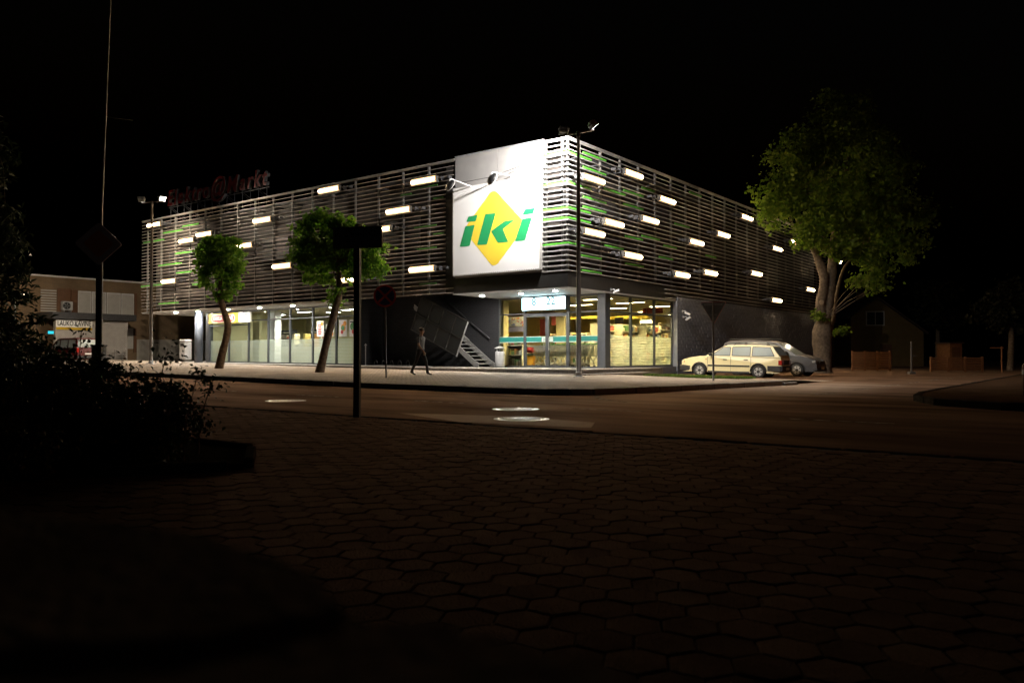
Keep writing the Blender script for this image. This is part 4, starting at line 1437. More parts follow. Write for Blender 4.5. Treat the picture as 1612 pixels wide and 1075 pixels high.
lines = [(PRD, 'bar', -.15, .45 - .22 * i, .5 - .1 * (i % 2)) for i in range(6)]
poster(498.5, 505, 510, 530, "white poster with red print and an orange fruit in the long window", [(POR, 'disc', .45, .62, .38)] + lines)
poster(513, 510, 526, 530, "white poster half hidden behind the leaning tree trunk", [(PRD, 'bar', .0, .1, .6), (POR, 'disc', .4, -.5, .4)])
poster(533.5, 503, 546, 530, "white poster with orange and green fruit discs in the long window", [(POR, 'disc', .5, .55, .42), (POR, 'disc', .1, .05, .62), (PGR, 'disc', .0, .02, .44), (PRD, 'disc', -.2, -.45, .34)])
poster(550, 503, 561, 530, "dark green poster at the wall end of the long window", [(PGR, 'disc', 0, .2, .8), (PRD, 'disc', .2, -.4, .5), (INK, 'bar', 0, .75, .8)])
# ================================================================== INSIDE THE SHOP
GOODS = island_mat("packaged_goods", [(0.30, 0.05, 0.035), (0.45, 0.34, 0.10), (0.07, 0.15, 0.05), (0.45, 0.42, 0.35), (0.36, 0.17, 0.05), (0.07, 0.055, 0.04), (0.08, 0.10, 0.18), (0.48, 0.42, 0.28), (0.20, 0.11, 0.06), (0.09, 0.07, 0.05)])
SHELF = mat("shelf_cream", (0.55, 0.50, 0.38), (0.5, 0.45, 0.34), 3, 0.6)
SHOPL = emat("shop_ceiling_glow", (1.0, 0.80, 0.34), 560.0)
CAFEL = emat("cafe_ceiling_glow", (1.0, 0.98, 0.80), 190.0)
rg = random.Random(3)
def shelf_unit(x, y, length, along, label, h=2.0, group="goods shelves inside the supermarket"):
    both = along == "y"
    t = thing("shop_shelf", label, "shelf", bw(x, y, 0.42), BR + (math.pi / 2 if along == 'y' else 0), group)
    MB().box(-length / 2, length / 2, *((-.01, .01) if both else (.16, .2)), 0, h).box(-length / 2 - .03, -length / 2, -.22, .2, 0, h).box(length / 2, length / 2 + .03, -.22, .2, 0, h).build("back_panel", SHELF, t)
    g = MB()
    for k in range(5):
        z = .12 + k * (h - .25) / 4.6
        MB().box(-length / 2, length / 2, -.24, -.012, z, z + .03).box(-length / 2, length / 2, .012, .24 if both else .158, z, z + .03).build("shelf_board", SHELF, t)
        u = -length / 2 + .02
        while u < length / 2 - .14:
            wd = rg.choice([.08, .12, .16, .2])
            hh = rg.uniform(.14, .30)
            if rg.random() < .93:
                g.box(u, min(u + wd - .01, length / 2), -.22, -.02 if both else .1, z + .032, z + .032 + hh)
                if both:
                    g.box(u, min(u + wd - .01, length / 2), .02, .22, z + .032, z + .032 + rg.uniform(.14, .3))
            u += wd
    o = g.build("goods", GOODS, t)
    o["kind"] = "stuff"
shelf_unit(-2.3, 13.5, 3.4, 'x', "tall shelf of mixed goods straight behind the trolleys", 2.3)
shelf_unit(-5.6, 8.5, 2.4, 'x', "shelf of goods seen through the pane beside the doors", 1.7)
shelf_unit(-5.2, 15.0, 3.0, 'x', "goods shelf deep in the shop behind the doors", 2.4)
shelf_unit(-1.6, 19.5, 2.6, 'x', "goods shelf at the back wall of the shop", 2.4)
shelf_unit(-3.4, 9.8, 2.0, 'x', "goods shelf in front of the round poster wall", 1.5)
for i, (x, y) in enumerate(((-3.0, 7.6), (-2.6, 9.3), (-2.2, 11.0))):
    shelf_unit(x, y, 1.6, 'y', ["goods gondola nearest the corner window", "goods gondola second behind the corner window", "goods gondola third behind the corner window"][i], 2.1)

def ceiling_light(x, y, z, lx, ly, m, label, grp):
    t = thing("ceiling_lamp", label, "ceiling lamp", bw(x, y, z), BR, grp)
    MB().box(-lx / 2, lx / 2, -ly / 2, ly / 2, -.05, -.02).build("diffuser", m, t)
    MB().box(-lx / 2 - .03, lx / 2 + .03, -ly / 2 - .03, ly / 2 + .03, -.0195, .0).box(-lx / 2 - .03, lx / 2 + .03, -ly / 2 - .03, -ly / 2 - .01, -.10, -.02).box(-lx / 2 - .03, lx / 2 + .03, ly / 2 + .01, ly / 2 + .03, -.10, -.02).box(-lx / 2 - .03, -lx / 2 - .01, -ly / 2 - .01, ly / 2 + .01, -.10, -.02).box(lx / 2 + .01, lx / 2 + .03, -ly / 2 - .01, ly / 2 + .01, -.10, -.02).build("tray", WHP, t)
for i, y in enumerate((5.0, 8.0, 11.5, 15.5, 19.5)):
    for j, x in enumerate((-4.6, -1.7)):
        ceiling_light(x, y, 3.603, 1.5, .14, SHOPL, "%s lit ceiling tray over the %s inside the supermarket" % (["front", "second", "middle", "fourth", "rear"][i], ["door side", "corner window side"][j]), "lit ceiling trays in the supermarket")
for i, px in enumerate((350, 405, 470, 490, 540)):
    x, _ = hit_y(px, 520, 3.2)
    ceiling_light(x, 3.6 + (i % 2) * 1.2, 3.603, 1.0, .3, CAFEL, ["lit ceiling tray in the pharmacy doorway bay", "lit ceiling tray just beyond the pharmacy sign", "lit ceiling tray in the middle of the long shop", "lit ceiling tray over the shop counter", "lit ceiling tray at the poster end of the long shop"][i], "lit ceiling trays behind the long window")

HDR = mat("yellow_header", (0.72, 0.50, 0.06), (0.68, 0.46, 0.05), 3, 0.6)
def header(px0, px1, py0, py1, yb, label, m, cat="board", name="shelf_header"):
    xa, za = hit_y(px0, py1, yb); xb, zb = hit_y(px1, py0, yb)
    t = thing(name, label, cat, bw((xa + xb) / 2, yb, za), BR)
    MB().box((xa - xb) / 2, (xb - xa) / 2, 0, .05, 0, zb - za).build("board", m, t)
    MB().tube([((xa - xb) / 2 + .1, .025, zb - za), ((xa - xb) / 2 + .1, .025, 3.6 - za)], .01, 4).tube([((xb - xa) / 2 - .1, .025, zb - za), ((xb - xa) / 2 - .1, .025, 3.6 - za)], .01, 4).build("hanging_wire", STEEL, t)
header(955, 1020, 496, 503, 12.5, "long yellow board hanging across the shop behind the corner window", HDR)
header(897, 943, 497, 503, 9.0, "yellow hanging board above the trolleys by the corner pillar", HDR)
header(1012, 1043, 478, 494, 14.0, "dark red hanging panel high up behind the corner window", mat("maroon_panel", (0.20, 0.02, 0.02), None, 3, .6))
header(1007, 1026, 504, 526, 16.0, "large pale poster at the rear of the shop behind the corner window", PWH)
header(968, 981, 500, 530, 11.0, "grey hanging panel behind the first pane of the corner window", DKSTEEL)
DRED = mat("dull_red_poster", (0.24, 0.035, 0.03), (0.19, 0.03, 0.025), 6, .7)
header(850, 861, 502, 528, 8.2, "tall red hanging poster behind the left shop door", DRED)
header(868, 874, 498, 512, 8.6, "small red hanging poster behind the right shop door", DRED)
COLM = mat("column_beige", (0.36, 0.30, 0.17), (0.32, 0.27, 0.15), 2, 0.8)
def hang(name, label, cat, x, y, z, build):
    t = thing(name, label, cat, bw(x, y, z), BR)
    build(t)
    return t
xc, _ = hit_y(884, 520, 7.0)
MB().box(xc - .26, xc + .26, 6.9, 7.4, .416, 3.6).build("inner_column", COLM, B)
xc, _ = hit_y(791, 520, 4.2)
MB().box(xc - .14, xc + .14, 4.1, 4.5, .416, 3.6).build("inner_column", COLM, B)
# hanging promo board and flower poster seen through the left pane
POSTC = island_mat("poster_patches", [(0.75, 0.3, 0.1), (0.8, 0.75, 0.6), (0.25, 0.3, 0.6), (0.8, 0.6, 0.1), (0.6, 0.1, 0.1), (0.85, 0.82, 0.75)])
LILAC = mat("lilac_board", (0.30, 0.28, 0.46), (0.27, 0.25, 0.42), 3, 0.6)
xa, za = hit_y(796, 514, 5.2); xb, zb = hit_y(825, 498, 5.2)
t = thing("promo_board", "colourful hanging promotion board with lilac strip behind the pane by the doors", "board", bw((xa + xb) / 2, 5.2, (za + zb) / 2), BR)
wd, ht = (xb - xa) / 2, (zb - za) / 2
MB().box(-wd, wd, 0, .03, -ht, ht).build("board", PWH, t)
p_ = MB()
for i in range(60):
    u, v = rg.uniform(-wd, wd - .1), rg.uniform(-ht, ht - .1)
    s1, s2 = rg.uniform(.04, .13), rg.uniform(.03, .1)
    p_.box(u, min(wd, u + s1), -.002 - .0003 * i, -.001 - .0003 * i, v, min(ht, v + s2))
p_.build("printed_patches", POSTC, t)["kind"] = "stuff"
MB().box(-wd, wd, 0, .03, -ht - .28, -ht - .02).build("lilac_strip", LILAC, t)
MB().tube([(-wd + .1, .015, ht), (-wd + .1, .015, 3.6 - (za + zb) / 2)], .008, 4).tube([(wd - .1, .015, ht), (wd - .1, .015, 3.6 - (za + zb) / 2)], .008, 4).build("hanging_wire", STEEL, t)

# checkout with its shelf front
xk, _ = hit_y(812, 560, 4.6)
t = thing("checkout_counter", "low counter with baskets and drinks behind the pane beside the bin", "counter", bw(xk, 4.7, .42), BR)
MB().box(-.55, .5, -.25, .25, .0, .06).box(-.55, .5, .22, .25, .06, 1.0).box(-.55, -.52, -.25, .22, .06, 1.0).box(.47, .5, -.25, .22, .06, 1.0).build("carcass", SHELF, t)
MB().box(-.6, .55, -.3, .3, 1.0, 1.05).build("counter_top", SHELF, t)
MB().box(-.52, .47, -.24, .22, .55, .58).build("shelf_board", SHELF, t)
g = MB()
for z in (.06, .58, 1.05):
    u = -.5
    while u < .36:
        wd = rg.uniform(.08, .2)
        g.box(u, u + wd - .02, -.2, .1, z, z + rg.uniform(.15, .36))
        u += wd
g.build("goods", GOODS, t)["kind"] = "stuff"

# shopping trolleys nested in a row just inside the glass
WIRE = mat("trolley_wire", (0.42, 0.39, 0.32), (0.34, 0.31, 0.26), 6, 0.4, 0.3)
HGRN = mat("trolley_handle", (0.02, 0.22, 0.05), None, 6, 0.5)
def trolley():
    t = thing("shopping_trolley", "", "shopping trolley", (0, 0, 0), 0, "shopping trolleys nested in a row inside the entrance")
    b = MB()
    zf, zb_ = .48, .42
    T = [(-.20, -.27, 1.0), (-.20, .27, 1.0), (.62, .22, .92), (.62, -.22, .92)]
    D = [(-.14, -.22, .50), (-.14, .22, .50), (.55, .18, .56), (.55, -.18, .56)]
    T, D = [Vector(q) for q in T], [Vector(q) for q in D]
    for i in range(4):
        j = (i + 1) % 4
        b.tube([T[i], T[j]], .009, 4, False).tube([D[i], D[j]], .007, 4, False)
        n = 9 if i % 2 else 5
        for k in range(n + 1):
            f = k / n
            b.tube([T[i].lerp(T[j], f), D[i].lerp(D[j], f)], .008, 3, False)
        for f in (.33, .66):
            b.tube([T[i].lerp(D[i], f), T[j].lerp(D[j], f)], .004, 3, False)
    for k in range(1, 8):
        b.tube([D[0].lerp(D[3], k / 8), D[1].lerp(D[2], k / 8)], .004, 3, False)
    b.build("basket", WIRE, t)
    c = MB()
    for s_ in (-1, 1):
        c.tube([(-.28, s_ * .26, 1.04), (-.2, s_ * .25, .98), (-.05, s_ * .24, .5), (-.25, s_ * .25, .13)], .02, 5)
        c.tube([(-.05, s_ * .24, .5), (.1, s_ * .22, .25), (.62, s_ * .17, .13)], .018, 5)
    c.tube([(.62, -.17, .13), (.62, .17, .13)], .014, 5)
    c.build("frame", WIRE, t)
    MB().tube([(-.29, -.28, 1.05), (-.29, .28, 1.05)], .022, 6).build("handle", HGRN, t)
    wm = MB().tube([(0, -.015, 0), (0, .015, 0)], .055, 10).mesh("wheel", RUBBER)
    for p in ((-.25, -.25), (-.25, .25), (.60, -.17), (.60, .17)):
        put("wheel", wm, t, (p[0], p[1], .056))
    return t
tr0 = trolley()
xA, xB = hit_y(848, 560, 4.1)[0], hit_y(940, 560, 4.1)[0]
NTR = 12
for i in range(NTR):
    x = xA + (xB - xA) * i / (NTR - 1)
    lab = "last trolley of the nested row, nearest the corner pillar" if i == NTR - 1 else ("first trolley of the nested row, showing behind the sliding doors" if i == 0 else "%s trolley from the door end in the nested row behind the entrance glass" % W[i])
    if i == 0:
        tr0.location, tr0["label"] = bw(x, 4.15, .42), lab
        tr0.rotation_euler = (0, 0, BR + math.pi)
    else:
        copy_tree(tr0, bw(x, 4.15 + .02 * (i % 2), .42), None, lab)
xo, _ = hit_y(834, 560, 3.9)
t = thing("promo_stand", "orange and red cardboard promotion stand just behind the shop doors", "display stand", bw(xo, 3.95, .42), BR)
MB().box(-.2, .2, -.1, .1, 0, .55).build("lower_panel", POR, t)
MB().box(-.2, .2, -.08, .1, .553, .62).box(-.2, .2, -.08, .1, .95, 1.0).build("tray", SHELF, t)
MB().box(-.16, .16, -.09, .08, .68, .93).build("red_panel", PRD, t)

# things inside the long shop window
def simple_shop(px, y, label, build, cat, name):
    x, _ = hit_y(px, 560, y)
    t = thing(name, label, cat, bw(x, y, .445), BR)
    build(t)
def counter(t):
    MB().box(-1.9, 1.9, -.3, .3, 0, 1.0).build("front", SHELF, t)
    MB().box(-1.95, 1.95, -.35, .35, 1.0, 1.05).build("counter_top", SHELF, t)
    g = MB()
    u = -1.8
    while u < 1.7:
        wd = rg.uniform(.1, .3)
        g.box(u, u + wd - .03, -.2, .2, 1.052, 1.05 + rg.choice([.12, .2, .3, .75, .5]))
        u += wd + rg.uniform(0, .15)
    g.build("goods", GOODS, t)["kind"] = "stuff"
simple_shop(470, 3.9, "long counter with red and yellow goods behind the middle window bays", counter, "counter", "shop_counter")
def case(t):
    MB().box(-.7, .7, .2, .24, 0, 2.2).box(-.74, -.7, -.2, .24, 0, 2.2).box(.7, .74, -.2, .24, 0, 2.2).build("carcass", DKSTEEL, t)
    for k in range(5):
        MB().box(-.7, .7, -.2, .2, .2 + k * .45, .23 + k * .45).build("shelf_board", SHELF, t)
    g = MB()
    for k in range(4):
        u = -.68
        while u < .6:
            wd = rg.uniform(.08, .2)
            g.box(u, u + wd - .02, -.15, .1, .232 + k * .45, .25 + k * .45 + rg.uniform(.08, .3))
            u += wd
    g.build("goods", GOODS, t)["kind"] = "stuff"
simple_shop(372, 4.5, "dark display cabinet behind the pharmacy window next to the sign", case, "cabinet", "display_cabinet")
simple_shop(452, 6.5, "dark display cabinet deep behind the middle of the long window", case, "cabinet", "display_cabinet")
simple_shop(505, 6.5, "dark display cabinet behind the poster end of the long window", case, "cabinet", "display_cabinet")
xc, _ = hit_y(431, 540, 2.6)
MB().box(xc - .22, xc + .22, 2.5, 2.95, .442, 3.6).build("inner_column", WHITEP, B)
xc, _ = hit_y(403, 540, 3.4)
MB().box(xc - .35, xc + .35, 3.4, 3.6, .442, 3.6).build("inner_column", INW2, B)

# ================================================================== STREET SIGNS
SIGNBACK = mat("sign_back_grey", (0.20, 0.20, 0.20), (0.16, 0.16, 0.16), 6, 0.5, 0.3)
# give way sign, seen from behind
p = at(1123, 600.5, 26.5)
xb_, yb_ = wb(p)
zb_ = zap(xb_, yb_)
t = thing("give_way_sign", "grey back of a triangular give way sign on a post by the grass", "road sign", (p.x, p.y, zb_), BR + R(8))
zt_ = at(1123, 475, 26.5).z - zb_
MB().tube([(0, 0, -.05), (0, 0, zt_ + .02)], .035, 10).build("post", POLEM, t, True)
tri = [(-.42, zt_ - .02), (.42, zt_ - .02), (0.0, zt_ - .74)]
M = Matrix(((1, 0, 0, 0), (0, 0, 1, .042), (0, 1, 0, 0), (0, 0, 0, 1)))
MB().prism(rounded(tri, .06, 4), 0.0, .018, M).build("plate", SIGNBACK, t)
MB().prism(rounded([(-.43, zt_ - .01), (.43, zt_ - .01), (0.0, zt_ - .76)], .06, 4), .0185, .022, M).build("rim", PRD, t)
MB().box(-.30, .30, .028, .041, zt_ - .12, zt_ - .06).box(-.12, .12, .028, .041, zt_ - .46, zt_ - .40).build("clamp", STEEL, t)
# no stopping sign
p = at(607, 598, 27.5)
xb_, yb_ = wb(p)
zb_ = zap(xb_, yb_)
RSG = mat("reflective_red", (0.42, 0.035, 0.02), (0.36, 0.03, 0.018), 5, 0.45)
BSG = mat("reflective_blue", (0.02, 0.03, 0.13), (0.018, 0.027, 0.11), 5, 0.45)
t = thing("no_stopping_sign", "round blue no stopping sign with a red cross on a slim post", "road sign", (p.x, p.y, zb_), R(8))
zt_ = at(604, 466, 27.5).z - zb_
MB().tube([(0.02, .04, -.05), (-.03, .04, zt_ + .3)], .032, 10).build("post", POLEM, t, True)
Mr = Matrix.Translation((-.03, 0, zt_)) @ Matrix.Rotation(R(90), 4, 'X')
MB().lathe([(0.385, -.012), (0.385, 0.0)], 32, Mr).build("plate", SIGNBACK, t)
MB().lathe([(0.322, 0.0005), (0.322, 0.003)], 32, Mr).build("blue_field", BSG, t)
ringb = MB()
n = 36
for rr0, rr1 in ((.385, .320),):
    ringb.add([Mr @ Vector((r_ * math.cos(2 * math.pi * k / n), r_ * math.sin(2 * math.pi * k / n), .0045)) for r_ in (rr0, rr1) for k in range(n)], [(k, (k + 1) % n, n + (k + 1) % n, n + k) for k in range(n)])
for a in (45, -45):
    Ma = Mr @ Matrix.Rotation(R(a), 4, 'Z')
    ringb.box(-.32, .32, -.034, .034, .0035 + (0 if a > 0 else .001), .006 + (0 if a > 0 else .001), Ma)
ringb.build("red_cross", RSG, t)
# street name plate
p = at(562, 656.5, 12.45)
t = thing("street_name_sign", "dark street name plate on a square post at the edge of the paving", "street sign", (p.x, p.y, 0.0), R(-9))
zt_ = at(567, 374, 12.45).z
MB().box(-.046, .046, -.046, .046, -.05, zt_ - .17).build("post", BLACKP, t)
SNP = mat("name_plate", (0.10, 0.095, 0.10), (0.085, 0.08, 0.085), 6, 0.5)
sw = MB().cbox(-.40, .40, -.018, .018, zt_ - .168, zt_ + .168, .008).build("plate", SNP, t)
put("lettering", text_mesh("P. CVIRKOS", .145, .002, 0, .002, (BLACKP,)), t, (0, -.022, zt_ + .05), (math.pi / 2, 0, 0))
MB().box(-.18, .22, -.024, -.019, zt_ - .075, zt_ - .06).build("underline", BLACKP, t)
MB().lathe([(.05, zt_ + .17), (.05, zt_ + .20), (.02, zt_ + .22)], 10).build("cap", BLACKP, t)
# priority road sign on the thick post
p = at(153, 630, 15.4)
t = thing("priority_road_sign", "dark diamond shaped priority road sign on a thick post in the hedge", "road sign", (p.x, p.y, 0), R(14))
zt_ = at(154, 384, 15.4).z
MB().tube([(0, .08, -.05), (0, .08, zt_ - .1), (0, .08, zt_ + .3)], .062, 12).build("post", BLACKP, t, True)
SQ = .425
def rhomb(q):
    return rounded([(-q, zt_), (0, zt_ - q), (q, zt_), (0, zt_ + q)], .06, 4)
M = Matrix(((1, 0, 0, 0), (0, 0, 1, 0), (0, 1, 0, 0), (0, 0, 0, 1)))
SGW = mat("sign_border", (0.30, 0.29, 0.30), (0.26, 0.25, 0.26), 4, 0.5)
MB().prism(rhomb(SQ), -.01, .012, M).build("plate", SGW, t)
MB().prism(rhomb(.275), -.014, -.0105, M).build("centre", mat("sign_centre", (0.35, 0.12, 0.02), (0.3, 0.1, 0.02), 4, 0.5), t)
MB().box(-.2, .2, .013, .03, zt_ - .15, zt_ - .1).box(-.2, .2, .013, .03, zt_ + .1, zt_ + .15).build("clamp", STEEL, t)
p = at(153, 600, 17.0)
t = thing("utility_cabinet", "low dark utility cabinet at the foot of the priority sign post", "cabinet", (p.x, p.y, 0), R(14))
MB().cbox(-.12, .11, .0, .3, 0, 1.15, .015).build("body", DKSTEEL, t)
MB().cbox(-.14, .13, -.02, .32, 1.152, 1.19, .01).build("lid", DKSTEEL, t)
# very tall thin mast
p = at(157, 595, 31)
pt = at(176, -40, 31)
pmid = at(160.5, 330, 31)
t = thing("thin_mast", "very tall thin grey mast rising behind the diamond sign out of the picture", "mast", (p.x, p.y, zg(wb(p)[0])), 0)
o_ = Vector(t.location)
MB().tube([(0, 0, 0), pmid - o_, pt - o_], [.06, .035, .02], 8).build("mast_tube", STEEL, t, True)
q_ = at(164, 184, 31) - o_; q2 = at(209, 190, 31) - o_
MB().tube([q_, q2], .008, 5).build("side_rod", STEEL, t)
MB().lathe([(.2, 0), (.2, .05), (.1, .06)], 10).build("base", STEEL, t)
# ================================================================== TREES AND PLANTS
def leafy(name, label, cat, base, limbs, blobs, n, size, seed, bark, leaf, clump=.3, shell=.5, keep=None, group=None, part="crown", aspect=1.0, twigs=0, per=42):
    """limbs: list of (points, radii) in world space; blobs: (centre, radii) in world space"""
    base = Vector(base)
    t = thing(name, label, cat, base, 0, group)
    b = MB()
    from mathutils import noise
    for pts, rad in limbs:                       # smooth the limb's path and roughen its girth
        if max(rad) < .02:
            b.tube([Vector(p) - base for p in pts], rad, 5, False)
            continue
        q = [Vector(p) - base for p in pts]
        P_, R2 = [], []
        for i in range(len(q) - 1):
            a0, a1, a2, a3 = q[max(0, i - 1)], q[i], q[i + 1], q[min(len(q) - 1, i + 2)]
            for k in range(6):
                u_ = k / 6
                P_.append(.5 * (2 * a1 + (a2 - a0) * u_ + (2 * a0 - 5 * a1 + 4 * a2 - a3) * u_ ** 2 + (3 * a1 - a0 - 3 * a2 + a3) * u_ ** 3))
                R2.append(rad[i] + (rad[i + 1] - rad[i]) * u_)
        P_.append(q[-1]); R2.append(rad[-1])
        o0 = len(b.v)
        b.tube(P_, R2, 16)
        for k in range(o0, len(b.v)):
            ring = min(len(P_) - 1, (k - o0) // 16)
            c_, v_ = P_[ring], Vector(b.v[k])
            d_ = v_ - c_
            sx = Vector((d_.x * 9 / max(.05, R2[ring]), d_.y * 9 / max(.05, R2[ring]), v_.z * 1.3))
            f_ = 1 + .13 * noise.noise(sx * .35) + .16 * noise.noise(v_ * 2.1 + Vector((seed, 0, 0)))
            b.v[k] = tuple(c_ + d_ * f_)
    rr = random.Random(seed)
    ends = [Vector(l[0][-1]) - base for l in limbs]
    for k in range(twigs):                       # side branches reaching into the crown
        c, r = blobs[rr.randrange(len(blobs))]
        tip = Vector(c) - base + Vector((rr.uniform(-.8, .8) * r[0], rr.uniform(-.8, .8) * r[1], rr.uniform(-.6, .8) * r[2]))
        s_ = min(ends, key=lambda e: (e - tip).length)
        mid = s_.lerp(tip, .5) + Vector((rr.uniform(-.2, .2), rr.uniform(-.2, .2), .15))
        q = rad[-1] * .55
        b.tube([s_, mid, tip], [q, q * .55, q * .2], 5, False)
    b.build("trunk", bark, t, True)
    P, N = crown_points(blobs, n, seed, clump, shell, keep, per)
    rg_ = np.random.default_rng(seed + 1)
    ups = rg_.normal(size=P.shape) + np.array([0, 0, -.5])
    me = blade_mesh(part, P - np.array(base), N, ups, size, leaf, aspect)
    put(part, me, t)
    return t

def chain(pp, Y, dY=None):
    return [at(x, y, Y + (dY[i] if dY else 0)) for i, (x, y) in enumerate(pp)]

Y1 = 37.2
b1 = at(342.8, 584, Y1)
c1 = chain([(342.8, 585.5), (349, 560), (355, 535), (358.5, 512), (352, 488), (346.5, 464), (348, 430)], Y1)
leafy("street_tree", "small street tree with a tidy round crown and a kinked trunk on the pavement", "tree", b1,
      [(c1, [.21, .18, .165, .16, .14, .13, .06])],
      [(at(347, 408, Y1), (1.15, 1.15, 1.15)), (at(345, 436, Y1), (.9, .9, .9)), (at(348, 460, Y1), (.42, .42, .45)), (at(352, 392, Y1), (.85, .85, .65))],
      5200, .19, 11, BARK2, LEAF, .15, .5, None, "pollarded street trees on the pavement", twigs=14, per=48)
Y2 = 32.7
b2 = at(502, 592, Y2)
c2 = chain([(502, 593.5), (508.8, 561), (517, 528), (525.6, 494), (534, 461), (532, 415)], Y2)
leafy("street_tree", "leaning street tree with a wide uneven crown before the dark wall", "tree", b2,
      [(c2, [.19, .165, .15, .145, .13, .06])],
      [(at(508, 378, Y2), (1.25, 1.35, 1.1)), (at(500, 415, Y2), (1.0, 1.2, .9)), (at(545, 395, Y2), (1.1, 1.2, 1.2)), (at(580, 410, Y2), (.75, .9, .95)), (at(535, 468, Y2), (.38, .4, .42)), (at(510, 350, Y2), (.9, .9, .5))],
      7600, .19, 12, BARK2, LEAF, .16, .5, None, "pollarded street trees on the pavement", twigs=18, per=48)

YBT = 44.0
bb = at(1293, 588.5, YBT)
trunk = chain([(1293, 590), (1294, 572), (1295, 550), (1294, 525), (1296, 505)], YBT)
l1 = chain([(1296, 512), (1292, 480), (1297, 440), (1287, 405), (1268, 365), (1240, 320)], YBT, [0, 0, 0, 0, -.5, -1])
l2 = chain([(1297, 512), (1304, 475), (1309, 430), (1313, 380), (1330, 300), (1335, 220)], YBT, [0, .1, .2, .3, .6, .8])
l3 = chain([(1299, 540), (1311, 505), (1317, 465), (1330, 420), (1360, 390)], YBT, [.2, .5, .9, 1.2, 1.5])
blobs = []
for px, py, dY, r in [(1325, 185, 0, 2.0), (1290, 215, -1, 2.0), (1362, 215, 1, 1.8), (1255, 255, -1.5, 1.9), (1320, 255, -1.5, 2.2), (1380, 270, 0, 2.2), (1230, 300, -1.2, 1.7),
        (1225, 338, -1.4, 1.2), (1270, 318, -2, 1.8), (1325, 320, -2.2, 2.0), (1385, 330, -1, 2.3), (1440, 345, 0, 1.4), (1290, 365, -2, 1.5), (1345, 385, -1.5, 1.7),
        (1400, 395, -.5, 1.7), (1370, 430, -1.2, 1.2), (1385, 455, -1.2, .75), (1262, 375, -2, .9), (1335, 240, 3, 2.5), (1400, 300, 3, 2.3), (1360, 350, 3.2, 2.2), (1310, 160, 0, 1.2), (1300, 290, 2.4, 2.0), (1430, 380, .6, 1.0)]:
    c = at(px, py, YBT + dY)
    blobs.append((c, (r * .80, r * .86, r * .62)))
def clear_of_wall(P):
    d = (P - np.array(C0)) @ np.array(AX)
    return (d > 0.8) | (P[:, 2] > 10.2)
leafy("big_tree", "big old broadleaf tree with forked trunk beside the parked cars", "tree", bb,
      [(trunk, [.62, .5, .46, .48, .42]), (l1, [.30, .27, .24, .2, .15, .08]), (l2, [.31, .27, .25, .22, .16, .07]), (l3, [.15, .12, .1, .08, .05])],
      blobs, 36000, .22, 13, BARK, LEAFB, .30, .35, clear_of_wall, None, twigs=60, per=75)
tf = [o for o in COL.objects if o.name.startswith("big_tree")][0]
P, N = crown_points([(at(1289, 498, 43.4), (.35, .3, .3)), (at(1321, 520, 44.8), (.4, .4, .4))], 260, 5, .16, .3)
rg_ = np.random.default_rng(9)
put("epicormic_sprout", blade_mesh("epicormic_sprout", P - np.array(bb), N, rg_.normal(size=P.shape), .2, LEAFB), tf)["kind"] = "stuff"
MB().lathe([(.13, 0), (.13, .03)], 12, Matrix.Translation(at(1293, 476, 43.63) - bb) @ Matrix.Rotation(R(90), 4, 'X')).build("cut_branch_scar", mat("cut_wood", (.35, .28, .2), None, 9, .8), tf)

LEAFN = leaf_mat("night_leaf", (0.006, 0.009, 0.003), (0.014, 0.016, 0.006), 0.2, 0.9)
# dark trees at the outer left
for (px, Y, zt_, rad, n, lab, seed) in ((-22, 27, 8.6, 2.1, 7000, "dark spruce standing nearest behind the hedge", 21), (-110, 24, 7.5, 2.2, 4000, "dark conifer at the edge beside the spruce", 22)):
    p = at(px, 560, Y)
    base = Vector((p.x, p.y, zg(wb(p)[0])))
    bl_ = [(base + Vector((0, 0, .8 + (zt_ - .8) * k / 8)), (rad * (1 - k / 9.5), rad * (1 - k / 9.5), .55)) for k in range(9)]
    leafy("spruce", lab, "tree", base, [([base - Vector((0, 0, .1)), base + Vector((0, 0, zt_ * .6)), base + Vector((0, 0, zt_))], [.2, .12, .03])], bl_, n, .34, seed, BARK, LEAFD, .22, .3, None, None, aspect=.35, twigs=10)
for (px, Y, zt_, r, lab, seed) in ((1475, 70, 8.0, 2.0, "dark tree behind the slatted garden fences", 31), (1590, 52, 6.0, 2.2, "dark tree at the far end of the side street", 32)):
    p = at(px, 560, Y)
    base = Vector((p.x, p.y, -.05))
    leafy("garden_tree", lab, "tree", base, [([base, base + Vector((0.1, 0, zt_ * .45)), base + Vector((0, .1, zt_ * .8))], [.2, .15, .07])],
          [(base + Vector((0, 0, zt_ * .72)), (r, r, zt_ * .27)), (base + Vector((r * .5, .3, zt_ * .55)), (r * .7, r * .7, zt_ * .15))], 2500, .32, seed, BARK, LEAFN, .35, .4, None, None, twigs=8)

# the dark hedge in its bed
hb = Vector((-3.8, 7.2, 0.0))
hedge_blobs = [((-3.75, 7.2, .46), (.75, .8, .46)), ((-3.15, 6.95, .32), (.45, .55, .36)), ((-4.9, 7.4, .58), (1.0, .9, .56)), ((-6.3, 8.0, .66), (1.2, 1.1, .64)), ((-4.3, 6.4, .40), (.9, .6, .44)), ((-6.0, 6.8, .55), (1.2, .8, .56)), ((-7.9, 8.6, .7), (1.3, 1.2, .7)), ((-4.2, 5.6, .3), (1.0, .4, .3))]
stems = []
rr = random.Random(4)
for k in range(46):
    c, r = hedge_blobs[rr.randrange(len(hedge_blobs))]
    x, y = c[0] + rr.uniform(-.8, .8) * r[0], c[1] + rr.uniform(-.8, .8) * r[1]
    top = c[2] + r[2] * rr.uniform(.7, 1.28)
    stems.append(([(x * .97 - .1, y, 0), (x, y, top * .5), (x + rr.uniform(-.1, .16), y + rr.uniform(-.1, .1), top)], [.009, .007, .003]))
